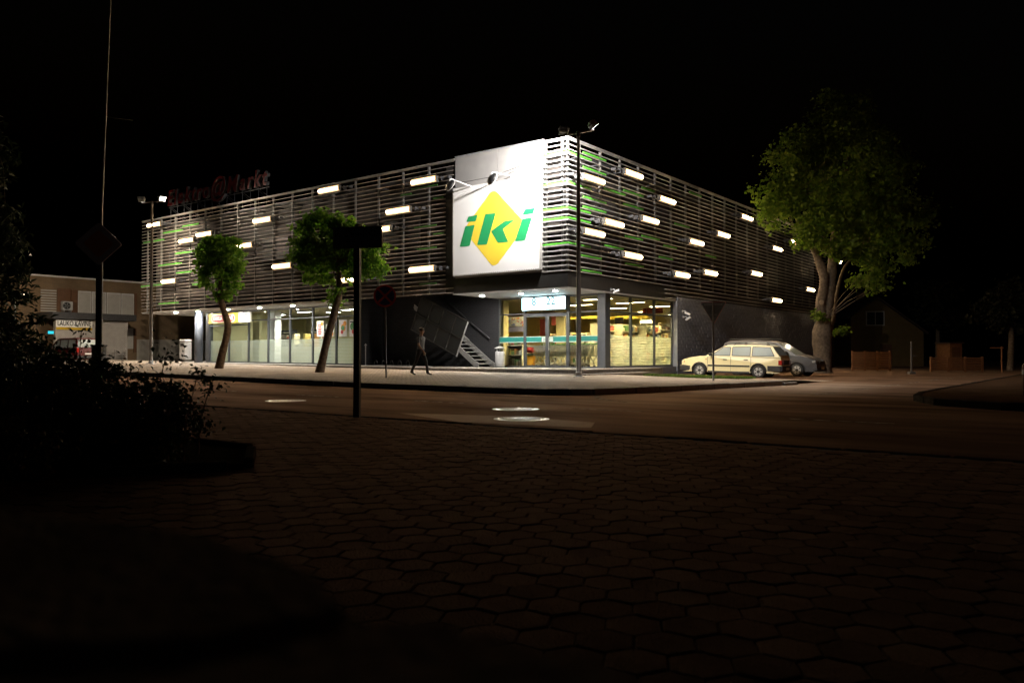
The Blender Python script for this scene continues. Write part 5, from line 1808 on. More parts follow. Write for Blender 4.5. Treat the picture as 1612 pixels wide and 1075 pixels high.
ht = leafy("hedge", "dark leafy hedge with upright sprigs beside the paving", "hedge", hb, stems, hedge_blobs + [((s[0][2][0], s[0][2][1], s[0][2][2] - .06), (.05, .05, .12)) for s in stems], 100000, .05, 41, BARK2, LEAFD, .065, .0, None, None, "foliage", aspect=.8)
bed = MB()
bpoly = [(-2.25, 6.72), (-2.6, 7.8), (-5.0, 9.6), (-12, 12), (-12, 4.6), (-4.6, 5.9)]
bed.prism(bpoly, -.02, .05)
bo = bed.build("planting_bed", EARTH)
bo["kind"] = "structure"
km = MB().cbox(-.48, .48, -.045, .045, -.15, .0, .012).mesh("bed_kerb", DKERB)
for (a, b_) in (((-12, 4.55), (-4.6, 5.85)), ((-4.6, 5.85), (-2.2, 6.68)), ((-2.2, 6.68), (-2.55, 7.85)), ((-2.55, 7.85), (-5, 9.7))):
    a, b_ = Vector((*a, 0)), Vector((*b_, 0))
    n = max(1, int((b_ - a).length))
    for i in range(n):
        c = a.lerp(b_, (i + .5) / n)
        put("bed_kerb", km, bo, (c.x, c.y, .085), (0, 0, math.atan2(b_.y - a.y, b_.x - a.x)))

# grass between the steps and the cars
gp = [(1.75, 4.8), (0.9, 6.45), (5.2, 6.3), (4.5, 2.3), (2.2, 2.0)]
def in_poly(x, y, poly):
    c = False
    for i in range(len(poly)):
        (x1, y1), (x2, y2) = poly[i], poly[i - 1]
        if (y1 > y) != (y2 > y) and x < (x2 - x1) * (y - y1) / (y2 - y1) + x1:
            c = not c
    return c
gb = MB()
n_ = len(gp)
gb.add([(x, y, zap(x, y) + .012) for x, y in gp], [tuple(reversed(range(n_)))])
go = gb.build("grass_bed", EARTH)
go.location, go.rotation_euler = C0, BR_E
go["kind"] = "structure"
rr = random.Random(6)
G = []
while len(G) < 7000:
    x, y = rr.uniform(.8, 5.3), rr.uniform(1.9, 6.5)
    if in_poly(x, y, gp):
        G.append(tuple(bw(x, y, zap(x, y) + .045)))
P = np.array(G)
rg_ = np.random.default_rng(3)
N = rg_.normal(size=P.shape) * np.array([1, 1, .2]); N /= np.linalg.norm(N, axis=1, keepdims=True)
ups = np.tile([0, 0, 1.0], (len(P), 1)) + rg_.normal(size=P.shape) * .3
gr = put("grass", blade_mesh("grass", P, N, ups, .12, GRASSM, .25))
tag(gr, "rough green grass patch between the steps and the parked cars", "grass", kind="stuff")

# ================================================================== CARS
CGLASS = mat("car_glass", (0.36, 0.41, 0.41), (0.28, 0.33, 0.33), 1, 0.12, spec=0.8)  # pale base colour stands in for reflections in the windows
CARBLK = mat("car_trim", (0.022, 0.022, 0.024), (0.03, 0.03, 0.032), 8, 0.6)
REDL = mat("tail_lamp_red", (0.30, 0.015, 0.01), None, 30, 0.2)
AMB = mat("indicator_amber", (0.55, 0.16, 0.02), None, 30, 0.2)
CLR = mat("headlamp_clear", (0.55, 0.56, 0.57), (0.4, 0.41, 0.42), 30, 0.12, 0.3)
HUB = mat("hub_cap_silver", (0.52, 0.52, 0.52), (0.44, 0.44, 0.45), 6, 0.4, 0.4)
PLATE = mat("number_plate", (0.62, 0.62, 0.6), None, 5, 0.5)
def car_paint(n, c):
    return mat(n, c, tuple(v * .93 for v in c), 1.2, 0.38, coat=0.12)

def car(spec, label, cat, loc, rz, pitch=0.0, name="parked_car", group="cars parked beside the block wall"):
    t = thing(name, label, cat, loc, rz, group)
    t.rotation_euler = (0, pitch, rz)
    Wd = spec["W"] / 2
    prof = []
    R_ = spec["arch"]
    for p in spec["lower"]:
        if len(p) == 2:
            prof.append(p)
        else:                                    # ('a', axle x, z)
            ax, az = p[1], p[2]
            s0 = math.asin(min(1, (spec["sill"] - az) / R_))
            for k in range(11):
                a = s0 + (math.pi - 2 * s0) * k / 10
                prof.append((ax + R_ * math.cos(a), az + R_ * math.sin(a)))
    bm = bmesh.new()
    vs = [bm.verts.new((x, -Wd, z)) for x, z in prof]
    f = bm.faces.new(vs)
    ext = bmesh.ops.extrude_face_region(bm, geom=[f])
    for v in ext["geom"]:
        if isinstance(v, bmesh.types.BMVert):
            v.co.y = Wd
    bmesh.ops.recalc_face_normals(bm, faces=bm.faces[:])
    zb_ = spec["belt"]
    for v in bm.verts:                           # tuck in the nose and tail in plan, and the shoulders
        k = max(0, abs(v.co.x) - spec["L"] / 2 + .55) / .55
        v.co.y *= 1 - .13 * k * k
        if v.co.z > zb_ - .15:
            v.co.y *= .975
    ed = [e for e in bm.edges if abs(abs(e.verts[0].co.y) - abs(e.verts[1].co.y)) < .12 and e.verts[0].co.y * e.verts[1].co.y > 0 and min(e.verts[0].co.z, e.verts[1].co.z) > .42]
    try:
        bmesh.ops.bevel(bm, geom=ed, offset=.035, segments=2, affect='EDGES', profile=.6)
    except Exception:
        pass
    bmesh.ops.triangulate(bm, faces=[f for f in bm.faces if len(f.verts) > 4])
    b = MB(); b.bm(bm)
    body = b.build("body", spec["paint"], t)
    # greenhouse
    G = spec["green"]
    zt_ = max(z for x, z in G)
    w0, w1 = Wd * .955, Wd * spec.get("tumble", .76)
    hw = lambda z: w0 + (w1 - w0) * (z - zb_) / (zt_ - zb_)
    b = MB()
    n = len(G)
    b.add([(x, -hw(z), z) for x, z in G] + [(x, hw(z), z) for x, z in G], [tuple(reversed(range(n))), tuple(range(n, 2 * n))] + [(i, (i + 1) % n, n + (i + 1) % n, n + i) for i in range(n)])
    bm = bmesh.new()
    vv = [bm.verts.new(q) for q in b.v]
    for q in b.f:
        bm.faces.new([vv[i] for i in q])
    bmesh.ops.recalc_face_normals(bm, faces=bm.faces[:])
    ed = [e for e in bm.edges if min(e.verts[0].co.z, e.verts[1].co.z) > zt_ - .12]
    bmesh.ops.bevel(bm, geom=ed, offset=.04, segments=2, affect='EDGES', profile=.6)
    b = MB(); b.bm(bm)
    b.build("roof", spec["paint"], t)
    for wnd in spec["side_windows"]:
        for s in (-1, 1):
            b = MB()
            pts = rounded(wnd, .03, 2)
            k = len(pts)
            b.add([(x, s * (hw(z) + .006), z) for x, z in pts] + [(x, s * (hw(z) - .01), z) for x, z in pts], [tuple(range(k))] + [(i, (i + 1) % k, k + (i + 1) % k, k + i) for i in range(k)])
            b.build("side_window", CGLASS, t)
            bt = MB()
            for i in range(len(wnd)):
                (xa, za), (xb, zb) = wnd[i], wnd[(i + 1) % len(wnd)]
                bt.tube([(xa, s * (hw(za) + .004), za), (xb, s * (hw(zb) + .004), zb)], .014, 5)
            bt.build("window_seal", CARBLK, t)
    for nm, (xa, za), (xb, zb), off in (("windscreen", *spec["screen"], .012), ("rear_window", *spec["rear"], -.012)):
        b = MB()
        m = .08
        b.add([(xa + off, -hw(za) + m, za), (xa + off, hw(za) - m, za), (xb + off, hw(zb) - m, zb), (xb + off, -hw(zb) + m, zb)], [(0, 1, 2, 3)])
        b.add([(xa, -hw(za) + m, za), (xa, hw(za) - m, za), (xb, hw(zb) - m, zb), (xb, -hw(zb) + m, zb)], [(3, 2, 1, 0)])
        b.build(nm, CGLASS, t)
    # wheels
    rr_ = spec["wheel"]
    tyre = MB().lathe([(rr_ * .62, -.09), (rr_ * .93, -.095), (rr_, -.06), (rr_, .06), (rr_ * .93, .095), (rr_ * .62, .09)], 26, Matrix.Rotation(R(90), 4, 'X')).mesh("tyre", RUBBER, True)
    rim = MB()
    Mx = Matrix.Rotation(R(90), 4, 'X')
    rim.lathe([(rr_ * .63, -.07), (rr_ * .64, .085), (rr_ * .58, .095), (rr_ * .50, .07), (rr_ * .2, .085), (.01, .09)], 24, Mx)
    for k in range(6):
        rim.box(rr_ * .22, rr_ * .56, -.045, .045, .08, .098, Mx @ Matrix.Rotation(k * math.pi / 3, 4, 'Z'))
    rimm = rim.mesh("rim", HUB)
    holes = MB()
    for k in range(6):
        holes.box(rr_ * .44, rr_ * .56, -.035, .035, .07, .0785, Mx @ Matrix.Rotation((k + .5) * math.pi / 3, 4, 'Z'))
    holem = holes.mesh("rim_slot", CARBLK)
    for ax in spec["axles"]:
        for s in (-1, 1):
            wo_ = put("wheel", tyre, t, (ax, s * (Wd - .10), rr_), (0, 0, 0 if s < 0 else math.pi))
            put("rim", rimm, wo_); put("rim_slot", holem, wo_)
            a = MB()
            pts = [(ax + (R_ + .0) * math.cos(q), s * (Wd + .002), rr_ + (R_) * math.sin(q)) for q in np.linspace(.02, math.pi - .02, 13)]
            a.tube(pts, .028, 6)
            a.build("arch_trim", CARBLK, t)
            MB().lathe([(R_ - .01, -.3), (R_ - .01, .26)], 18, Matrix.Translation((ax, s * (Wd - .30), rr_)) @ Mx).build("wheel_well", BLACKP, t) if False else None
    MB().box(-spec["L"] / 2 + .5, spec["L"] / 2 - .5, -Wd + .3, Wd - .3, .2, .35).build("underbody", BLACKP, t)
    for nm, m, x0, x1, y0, y1, z0, z1, bev in spec["bits"]:
        if y0 is None:
            for s in (-1, 1):
                ya, yb = sorted((s * (Wd + y1[0]), s * (Wd + y1[1])))
                MB().cbox(x0, x1, ya, yb, z0, z1, bev).build(nm, m, t)
        else:
            MB().cbox(x0, x1, y0, y1, z0, z1, bev).build(nm, m, t)
    for s in (-1, 1):
        mx_ = spec["mirror"]
        MB().cbox(mx_ - .06, mx_ + .06, s * (Wd + .10) - .09, s * (Wd + .10) + .09, zb_ + .02, zb_ + .16, .03).box(mx_ - .02, mx_ + .03, min(s * (Wd - .06), s * (Wd + .03)), max(s * (Wd - .06), s * (Wd + .03)), zb_ + .02, zb_ + .07).build("mirror", CARBLK, t)
    if spec.get("rails"):
        xa, xb = spec["rails"]
        for s in (-1, 1):
            MB().tube([(xa, s * (w1 - .05), zt_ - .005), (xa - .12 * (1 if xa > xb else -1), s * (w1 - .05), zt_ + .05), (xb + .12 * (1 if xa > xb else -1), s * (w1 - .05), zt_ + .05), (xb, s * (w1 - .05), zt_ - .005)], .016, 6).build("roof_rail", CARBLK, t)
    return t

CREAM = car_paint("cream_paint", (0.80, 0.71, 0.42))
est = dict(W=1.70, L=4.57, arch=.345, sill=.24, wheel=.30, belt=.93, paint=CREAM, axles=(1.345, -1.275), mirror=.82, rails=(.25, -1.7), tumble=.77,
    lower=[(-2.12, .24), (-2.20, .30), (-2.245, .45), (-2.235, .70), (-2.19, .95), (.98, .95), (1.35, .935), (1.8, .86), (2.12, .765), (2.19, .68), (2.22, .5), (2.20, .30), (2.1, .24), ('a', 1.345, .30), (-.90, .24), ('a', -1.275, .30)],
    green=[(-2.17, .93), (1.10, .93), (.30, 1.385), (.05, 1.43), (-.9, 1.455), (-1.65, 1.43), (-1.82, 1.40)],
    side_windows=[[(.84, .975), (-.02, .975), (-.02, 1.35), (.30, 1.345)], [(-.11, .975), (-.90, .975), (-.90, 1.365), (-.11, 1.355)], [(-.99, .975), (-1.93, .975), (-1.74, 1.345), (-.99, 1.365)]],
    screen=((1.10, .95), (.32, 1.375)), rear=((-2.135, 1.02), (-1.83, 1.385)),
    bits=[("bumper", CARBLK, -2.30, -1.66, -.82, .82, .30, .56, .05), ("bumper", CARBLK, 1.72, 2.29, -.835, .835, .23, .54, .05),
        ("side_strip", CARBLK, -.90, .96, None, (-.02, .018), .49, .56, .008), ("sill_trim", CARBLK, -.90, .96, None, (-.03, .008), .2, .29, .008),
        ("side_strip", CARBLK, -2.2, -1.66, None, (-.06, .010), .33, .56, .008),
        ("door_handle", CARBLK, .10, .28, None, (-.01, .02), .78, .815, .006), ("door_handle", CARBLK, -.82, -.64, None, (-.01, .02), .78, .815, .006),
        ("tail_lamp", REDL, -2.255, -2.10, -.80, -.44, .60, .80, .015), ("tail_lamp", REDL, -2.255, -2.10, .44, .80, .60, .80, .015), ("tail_garnish", CARBLK, -2.25, -2.2, -.435, .435, .60, .80, .01),
        ("headlamp", CLR, 2.08, 2.215, -.76, -.36, .60, .74, .02), ("headlamp", CLR, 2.08, 2.215, .36, .76, .60, .74, .02), ("indicator", AMB, 1.97, 2.10, None, (-.13, -.055), .60, .74, .01),
        ("number_plate", PLATE, -2.315, -2.303, -.26, .26, .38, .49, .002), ("side_repeater", AMB, 1.02, 1.07, None, (-.01, .012), .80, .83, .003)])
# door gaps
t_car = car(est, "cream estate car with dark side strips parked nose to the wall", "car", (10.0, 35.93, -.015), BR + math.pi + R(5), -R(1.0))
gp_ = MB()
for x in (.98, -.065, -.945):
    for s in (-1, 1):
        ya, yb = sorted((s * (.85 - .012), s * (.85 + .0015)))
        gp_.box(x - .004, x + .004, ya, yb, .28, .92)
gp_.build("door_gap", BLACKP, t_car)

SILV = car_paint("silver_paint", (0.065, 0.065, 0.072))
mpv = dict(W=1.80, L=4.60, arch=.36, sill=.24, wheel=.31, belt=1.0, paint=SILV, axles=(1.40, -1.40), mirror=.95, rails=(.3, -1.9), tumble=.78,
    lower=[(-2.1, .24), (-2.22, .30), (-2.28, .5), (-2.28, .8), (-2.24, 1.02), (1.15, 1.02), (1.5, .98), (1.95, .86), (2.18, .74), (2.26, .58), (2.26, .36), (2.15, .24), ('a', 1.40, .31), (-1.02, .24), ('a', -1.40, .31)],
    green=[(-2.22, 1.0), (1.35, 1.0), (.45, 1.58), (.1, 1.66), (-.8, 1.71), (-1.8, 1.68), (-2.05, 1.58)],
    side_windows=[[(1.0, 1.05), (.1, 1.05), (.1, 1.56), (.42, 1.5)], [(0, 1.05), (-.95, 1.05), (-.95, 1.6), (0, 1.58)], [(-1.05, 1.05), (-2.0, 1.05), (-1.92, 1.52), (-1.05, 1.59)]],
    screen=((1.33, 1.02), (.47, 1.56)), rear=((-2.21, 1.1), (-2.06, 1.55)),
    bits=[("bumper", CARBLK, 1.9, 2.31, -.84, .84, .24, .40, .05), ("bumper", CARBLK, -2.32, -1.85, -.84, .84, .28, .52, .05), ("grille", CARBLK, 2.2, 2.275, -.36, .36, .56, .70, .01),
        ("headlamp", CLR, 1.98, 2.21, -.84, -.40, .60, .76, .04), ("headlamp", CLR, 1.98, 2.21, .40, .84, .60, .76, .04), ("side_strip", CARBLK, -1.0, 1.0, None, (-.02, .015), .5, .56, .006),
        ("tail_lamp", REDL, -2.3, -2.18, -.86, -.62, .7, 1.1, .02), ("tail_lamp", REDL, -2.3, -2.18, .62, .86, .7, 1.1, .02), ("number_plate", PLATE, 2.312, 2.322, -.26, .26, .34, .45, .002)])
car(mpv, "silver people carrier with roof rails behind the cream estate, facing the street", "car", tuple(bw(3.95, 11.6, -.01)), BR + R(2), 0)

REDP = car_paint("dark_red_paint", (0.06, 0.004, 0.004))
van = dict(W=1.75, L=4.2, arch=.36, sill=.26, wheel=.31, belt=1.05, paint=REDP, axles=(1.3, -1.3), mirror=.9, tumble=.84,
    lower=[(-2.0, .26), (-2.08, .4), (-2.1, .8), (-2.08, 1.07), (1.1, 1.07), (1.6, 1.0), (2.0, .85), (2.08, .6), (2.05, .3), (1.95, .26), ('a', 1.3, .31), (-.94, .26), ('a', -1.3, .31)],
    green=[(-2.06, 1.05), (1.3, 1.05), (.5, 1.72), (.2, 1.8), (-1.7, 1.82), (-1.98, 1.74)],
    side_windows=[[(.95, 1.1), (.1, 1.1), (.1, 1.66), (.42, 1.62)], [(0, 1.1), (-.9, 1.1), (-.9, 1.68), (0, 1.67)], [(-1.0, 1.1), (-1.85, 1.1), (-1.8, 1.65), (-1.0, 1.68)]],
    screen=((1.28, 1.07), (.52, 1.7)), rear=((-2.05, 1.15), (-1.985, 1.7)),
    bits=[("bumper", CARBLK, -2.14, -1.7, -.82, .82, .3, .52, .05), ("bumper", CARBLK, 1.7, 2.14, -.82, .82, .28, .5, .05), ("tail_lamp", REDL, -2.12, -2.03, -.85, -.68, .75, 1.1, .02), ("tail_lamp", REDL, -2.12, -2.03, .68, .85, .75, 1.1, .02),
        ("number_plate", PLATE, -2.15, -2.14, -.26, .26, .6, .71, .002)])
p = at(112, 560, 50)
van_ = car(van, "dark red van half hidden behind the hedge in front of the lattice", "van", (p.x, p.y, zg(wb(p)[0]) + .1), R(150), 0, "parked_van", None)
van_.scale = (.84, .84, .84)

# ================================================================== THE WALKER
def person():
    V, E, Rd = [], [], []
    def node(p, r, parent=None):
        V.append(Vector(p)); Rd.append(r if isinstance(r, tuple) else (r, r))
        i = len(V) - 1
        if parent is not None:
            E.append((parent, i))
        return i
    pel = node((0, 0, .95), (.15, .115))
    wst = node((.01, 0, 1.10), (.145, .105), pel)
    ch = node((.03, 0, 1.30), (.175, .12), wst)
    nb_ = node((.02, 0, 1.44), (.085, .075), ch)
    nk = node((.03, 0, 1.51), .052, nb_)
    hd0 = node((.05, 0, 1.58), (.072, .08), nk)
    hd1 = node((.055, 0, 1.66), (.078, .095), hd0)
    node((.05, 0, 1.735), (.06, .07), hd1)
    node((.155, 0, 1.635), .014, hd1)
    for s, sw in ((1, .22), (-1, -.22)):
        sh = node((.02, s * .19, 1.41), .062, ch)
        el = node((.02 - sw * .35, s * .245, 1.13), .043, sh)
        wr = node((.10 + sw * -.9, s * .24, .90), .028, el)
        pm_ = node((.13 + sw * -1.0, s * .235, .835), (.036, .02), wr)
        for k in range(4):
            a = node((.125 + sw * -1.0 + (k - 1.5) * .019, s * (.232), .775 - .006 * abs(k - 1.2)), .009, pm_)
            node((.118 + sw * -1.0 + (k - 1.5) * .018, s * .222, .735 + .008 * abs(k - 1.2)), .007, a)
        th = node((.165 + sw * -1.0, s * .21, .825), .010, pm_)
        node((.185 + sw * -1.0, s * .205, .79), .008, th)
    for s, sw in ((1, .26), (-1, -.26)):
        hp = node((0.0, s * .095, .88), .095, pel)
        kn = node((sw * .62 + .03, s * .10, .50), .062, hp)
        an = node((sw * 1.15 - .05, s * .10, .10 if sw > 0 else .14), .042, kn)
        hl = node((sw * 1.15 - .09, s * .10, .055 if sw > 0 else .10), .042, an)
        to = node((sw * 1.15 + .06, s * .105, .045), (.045, .032), an)
        node((sw * 1.15 + .15, s * .11, .038), (.036, .026), to)
    me = bpy.data.meshes.new("person")
    me.from_pydata(V, E, [])
    o = bpy.data.objects.new("person_tmp", me)
    COL.objects.link(o)
    o.modifiers.new("skin", 'SKIN').use_smooth_shade = True
    for i, r in enumerate(Rd):
        me.skin_vertices[0].data[i].radius = r
        me.skin_vertices[0].data[i].use_root = (i == 0)
    sb = o.modifiers.new("sub", 'SUBSURF'); sb.levels = 2; sb.render_levels = 2
    dg = bpy.context.evaluated_depsgraph_get()
    out = bpy.data.meshes.new_from_object(o.evaluated_get(dg))
    bpy.data.objects.remove(o)
    SKIN = mat("skin", (0.42, 0.24, 0.16), (0.38, 0.21, 0.14), 8, 0.55)
    SHIRT = mat("grey_shirt", (0.17, 0.165, 0.165), (0.14, 0.137, 0.137), 9, 0.85, bump=.5, bscale=14)
    TROU = mat("dark_trousers", (0.02, 0.02, 0.024), (0.03, 0.03, 0.034), 9, 0.85, bump=.5, bscale=14)
    SHOE = mat("dark_shoes", (0.03, 0.028, 0.026), None, 9, 0.6)
    out.materials.clear()
    for m in (SKIN, SHIRT, TROU, SHOE):
        out.materials.append(m)
    for p in out.polygons:
        c = p.center
        arm = abs(c.y) > .19 and c.z < 1.45 and c.z > .70
        if c.z < .12: p.material_index = 3
        elif arm: p.material_index = 1 if c.z > 1.20 else 0
        elif c.z < .98: p.material_index = 2
        elif c.z < 1.475: p.material_index = 1
        else: p.material_index = 0
        p.use_smooth = True
    return out
pp = at(662, 594.5, 30.0)
xb_, yb_ = wb(pp)
ps = put("person", person(), None, (pp.x, pp.y, zap(xb_, yb_)), (0, 0, BR + R(8)))
tag(ps, "person in a grey shirt and dark trousers walking past the staircase", "person")
HAIR = mat("brown_hair", (0.05, 0.03, 0.02), (0.035, 0.02, 0.014), 30, 0.7)
hb_ = MB()
prof = [(.001, .115), (.05, .105), (.085, .06), (.095, .0), (.088, -.03), (.075, -.035)]
hb_.lathe(list(reversed(prof)), 16, Matrix.Translation((.035, 0, 1.685)) @ Matrix.Rotation(R(-14), 4, 'Y') @ Matrix.Diagonal((1.12, .92, 1, 1)))
hb_.build("hair", HAIR, ps, True)
ey = MB()
for s in (-1, 1):
    ey.lathe([(.001, -.004), (.009, 0), (.001, .004)], 8, Matrix.Translation((.132, s * .032, 1.655)) @ Matrix.Rotation(R(90), 4, 'Y'))
ey.build("eyes", BLACKP, ps)
ears = MB()
for s in (-1, 1):
    ears.lathe([(.004, -.03), (.016, -.01), (.018, .012), (.006, .03)], 8, Matrix.Translation((.04, s * .087, 1.64)))
ears.build("ears", MATS["skin"], ps, True)

# ================================================================== BUILDINGS AROUND
BRICKT = brick_mat("tan_brick", (0.21, 0.14, 0.08), (0.18, 0.12, 0.07), (0.14, 0.105, 0.07), 0.25, 0.08, 0.01, vec='YZ')
GREYR = mat("grey_render", (0.32, 0.30, 0.27), (0.28, 0.26, 0.235), 2, 0.85)
SHUT = mat("pale_shutter", (0.42, 0.40, 0.38), (0.37, 0.355, 0.335), 3, 0.6)
BROWN = mat("brown_board", (0.12, 0.055, 0.025), (0.10, 0.045, 0.02), 5, 0.7)
XK = -45.0
K = thing("cafe_building", "two storey tan brick building with pale shutters beyond the supermarket", "building", C0, BR)
yk0, zt_ = hit_x(60, 432, XK)
zk = zt_
def kbox(pxa, pya, pxb, pyb, d0, d1, nm, m, parent=K):
    ya, za = hit_x(pxa, pyb, XK + d1)
    yb, zb = hit_x(pxb, pya, XK + d1)
    return MB().box(XK + d0, XK + d1, ya, yb, za, zb).build(nm, m, parent)
MB().box(XK - 12, XK, yk0 - 6, 20, 0.3, zk - .12).build("wall", BRICKT, K)
MB().box(XK - 12.1, XK + .12, yk0 - 6.1, 20.1, zk - .118, zk).build("parapet_cap", POSTW, K)
for i, (a, b_) in enumerate(((123, 144), (145, 167), (168, 190), (191, 211))):
    w_ = kbox(a, 459 + i * 1.4, b_, 494 + i * .8, .003, .06, "window", POSTW)
    ya, za = hit_x(a, 494 + i * .8, XK + .06); yb, zb = hit_x(b_, 459 + i * 1.4, XK + .06)
    nsl = 16
    sh = MB()
    for k in range(nsl):
        z = za + .08 + (zb - za - .16) * k / nsl
        sh.box(XK + .062, XK + .085, ya + .06, yb - .06, z, z + (zb - za - .16) / nsl - .012)
    sh.build("shutter", SHUT, w_)
kbox(211.5, 462, 216, 500, .003, .09, "shutter_panel", BROWN)
kbox(112, 457, 122.5, 492, .003, .09, "shutter_panel", BROWN)
kbox(90, 455, 111.5, 490, .003, .03, "brown_panel", BROWN)
ya, za = hit_x(64, 490, XK + .1); yb, zb = hit_x(89, 455, XK + .1)
for k in range(9):
    z = za + (zb - za) * k / 9
    MB().box(XK + .05, XK + .1, ya, yb, z, z + (zb - za) / 9 * .5).build("slat", SHUT, K)
kbox(201, 517, 210, 528, .003, .06, "window", SHUT); kbox(201, 529, 210, 549, .003, .06, "window", SHUT)
kbox(210.5, 517, 215, 555, .003, .09, "shutter_panel", BROWN)
ya, za = hit_x(215.5, 563, XK + .05); yb, zb = hit_x(330, 536, XK + .05)
MB().box(XK + .003, XK + .05, ya, 19.9, .3, zb).build("grey_plinth", GREYR, K)
# air conditioner
ya, za = hit_x(99, 488, XK + .5); yb, zb = hit_x(115, 475, XK + .5)
t = thing("air_conditioner", "white outdoor air conditioner unit on the brown panel above the cafe canopy", "air conditioner", C0, BR)
MB().cbox(XK + .12, XK + .5, ya, yb, za, zb, .02).build("case", WHP, t)
MB().lathe([(.27, 0), (.27, .012)], 20, Matrix.Translation((XK + .5, (ya + yb) / 2 - .08, (za + zb) / 2)) @ Matrix.Rotation(R(90), 4, 'Y')).build("fan_grille", BLACKP, t)
fb = MB()
for k in range(5):
    fb.box(-.012, .012, .05, .25, .013, .018, Matrix.Translation((XK + .5, (ya + yb) / 2 - .08, (za + zb) / 2)) @ Matrix.Rotation(R(90), 4, 'Y') @ Matrix.Rotation(R(72 * k), 4, 'Z'))
fb.build("fan_blade", STEEL, t)
MB().box(XK + .03, XK + .5, ya + .1, ya + .14, za - .12, za).box(XK + .03, XK + .5, yb - .14, yb - .1, za - .12, za).build("bracket", STEEL, t)
# cafe terrace: canopy, lattice, sign, rail
XC = -42.6
CF = thing("cafe_terrace", "open air cafe terrace closed with white diagonal lattice under a dark canopy", "terrace", C0, BR)
ya, za = hit_x(84, 502, XC); yb, zb = hit_x(205, 506, XC)
zcn = hit_x(84, 491, XC)[1]
MB().box(XK + .1, XC + .35, ya - .2, yb + .3, za + .02, zcn).build("canopy", DKSTEEL, CF)
y0_, zlo = hit_x(88.5, 551, XC); y1_, zhi = hit_x(199.5, 507, XC)
zlo2 = hit_x(199, 549, XC)[1]
zlo = zg(XC) + .55
zhi = za - .02
lt = MB()
LATW = mat("lattice_white", (0.42, 0.39, 0.365), (0.36, 0.335, 0.315), 4, 0.7)
hgt = zhi - zlo
st_ = .16
n = int((y1_ - y0_ + hgt) / st_)
for k in range(n):
    for s in (1, -1):
        a0 = y0_ - (hgt if s > 0 else 0) + k * st_
        ua, ub = a0, a0 + s * hgt
        if s < 0:
            ua, ub = a0, a0 - hgt
        # clip to the panel
        pts = []
        f0 = 0 if y0_ <= ua <= y1_ else ((y0_ - ua) / (ub - ua) if ua < y0_ else (y1_ - ua) / (ub - ua))
        f1 = 1 if y0_ <= ub <= y1_ else ((y1_ - ua) / (ub - ua) if ub > y1_ else (y0_ - ua) / (ub - ua))
        if not (0 <= f0 < f1 <= 1):
            continue
        A = Vector((XC + (.012 if s > 0 else -.012), ua + (ub - ua) * f0, zlo + hgt * f0)); Bv = Vector((XC + (.012 if s > 0 else -.012), ua + (ub - ua) * f1, zlo + hgt * f1))
        d = (Bv - A).normalized(); nn = Vector((0, -d.z, d.y)) * .035
        lt.add([A - nn, Bv - nn, Bv + nn, A + nn], [(0, 1, 2, 3)])
lo_ = lt.build("lattice", LATW, CF)
MB().box(XC - .03, XC + .03, y0_ - .06, y0_, zlo - .5, zhi).box(XC - .03, XC + .03, y1_, y1_ + .06, zlo - .5, zhi).box(XC - .03, XC + .03, (y0_ + y1_) / 2 - .03, (y0_ + y1_) / 2 + .03, zlo - .5, zhi).box(XC - .025, XC + .025, y0_, y1_, zlo - .05, zlo).box(XC - .025, XC + .025, y0_, y1_, zhi, zhi + .02).build("lattice_frame", LATW, CF)
MB().box(XC - .5, XC - .45, y0_, y1_, zlo - .6, zhi).build("backing_wall", GREYR, CF)
ra = MB()
yr0, _ = hit_x(163, 549, XC + .6); yr1, _ = hit_x(199, 549, XC + .6)
zr0, zr1 = hit_x(180, 562.5, XC + .6)[1], hit_x(180, 549.5, XC + .6)[1]
for a in np.linspace(yr0, yr1, 3):
    ra.box(XC + .58, XC + .63, a - .03, a + .03, zr0 - .1, zr1)
ra.box(XC + .575, XC + .635, yr0, yr1, zr1, zr1 + .05).box(XC + .58, XC + .63, yr0 + .03, yr1 - .03, zr0, zr0 + .05)
ym = (yr0 + yr1) / 2
for a, b_ in ((yr0, ym), (ym, yr1)):
    ra.tube([(XC + .605, a + .03, zr0 + .06), (XC + .605, b_ - .03, zr1 - .01)], .022, 5).tube([(XC + .60, b_ - .03, zr0 + .06), (XC + .60, a + .03, zr1 - .01)], .022, 5)
ra.build("cross_railing", LATW, CF)
ya, za = hit_x(88.5, 518.5, XC + .08); yb, zb = hit_x(145.5, 505.5, XC + .08)
t = thing("cafe_sign", "white and yellow cafe sign with black letters on the lattice", "sign", C0, BR)
MB().box(XC + .035, XC + .075, ya, yb, za + .18, zb).build("white_board", WB, t)
MB().box(XC + .035, XC + .075, ya, yb, za, za + .178).build("yellow_strip", YB, t)
put("lettering", fit_width(text_mesh("LAUKO KAVINĖ", .50, .004, 0, .008, (INK,)), (yb - ya) * .93), t, (XC + .082, (ya + yb) / 2, (za + zb) / 2 + .1), (math.pi / 2, 0, math.pi / 2))
CY_ = emat("cyan_sign_glow", (0.05, 0.75, 0.9), 1.0)
yq, zq = hit_x(80, 526, XC + .1)
t = thing("lit_shop_sign", "small glowing cyan sign beside the cafe lattice", "sign", C0, BR)
MB().cbox(XC + .0, XC + .1, yq - .22, yq + .22, zq - .02, zq + .26, .02).build("case", BLACKP, t)
MB().box(XC + .102, XC + .11, yq - .19, yq + .19, zq + .02, zq + .22).build("face", CY_, t)
MB().box(XC - .5, XC + .0, yq - .05, yq + .05, zq + .05, zq + .12).build("arm", STEEL, t)

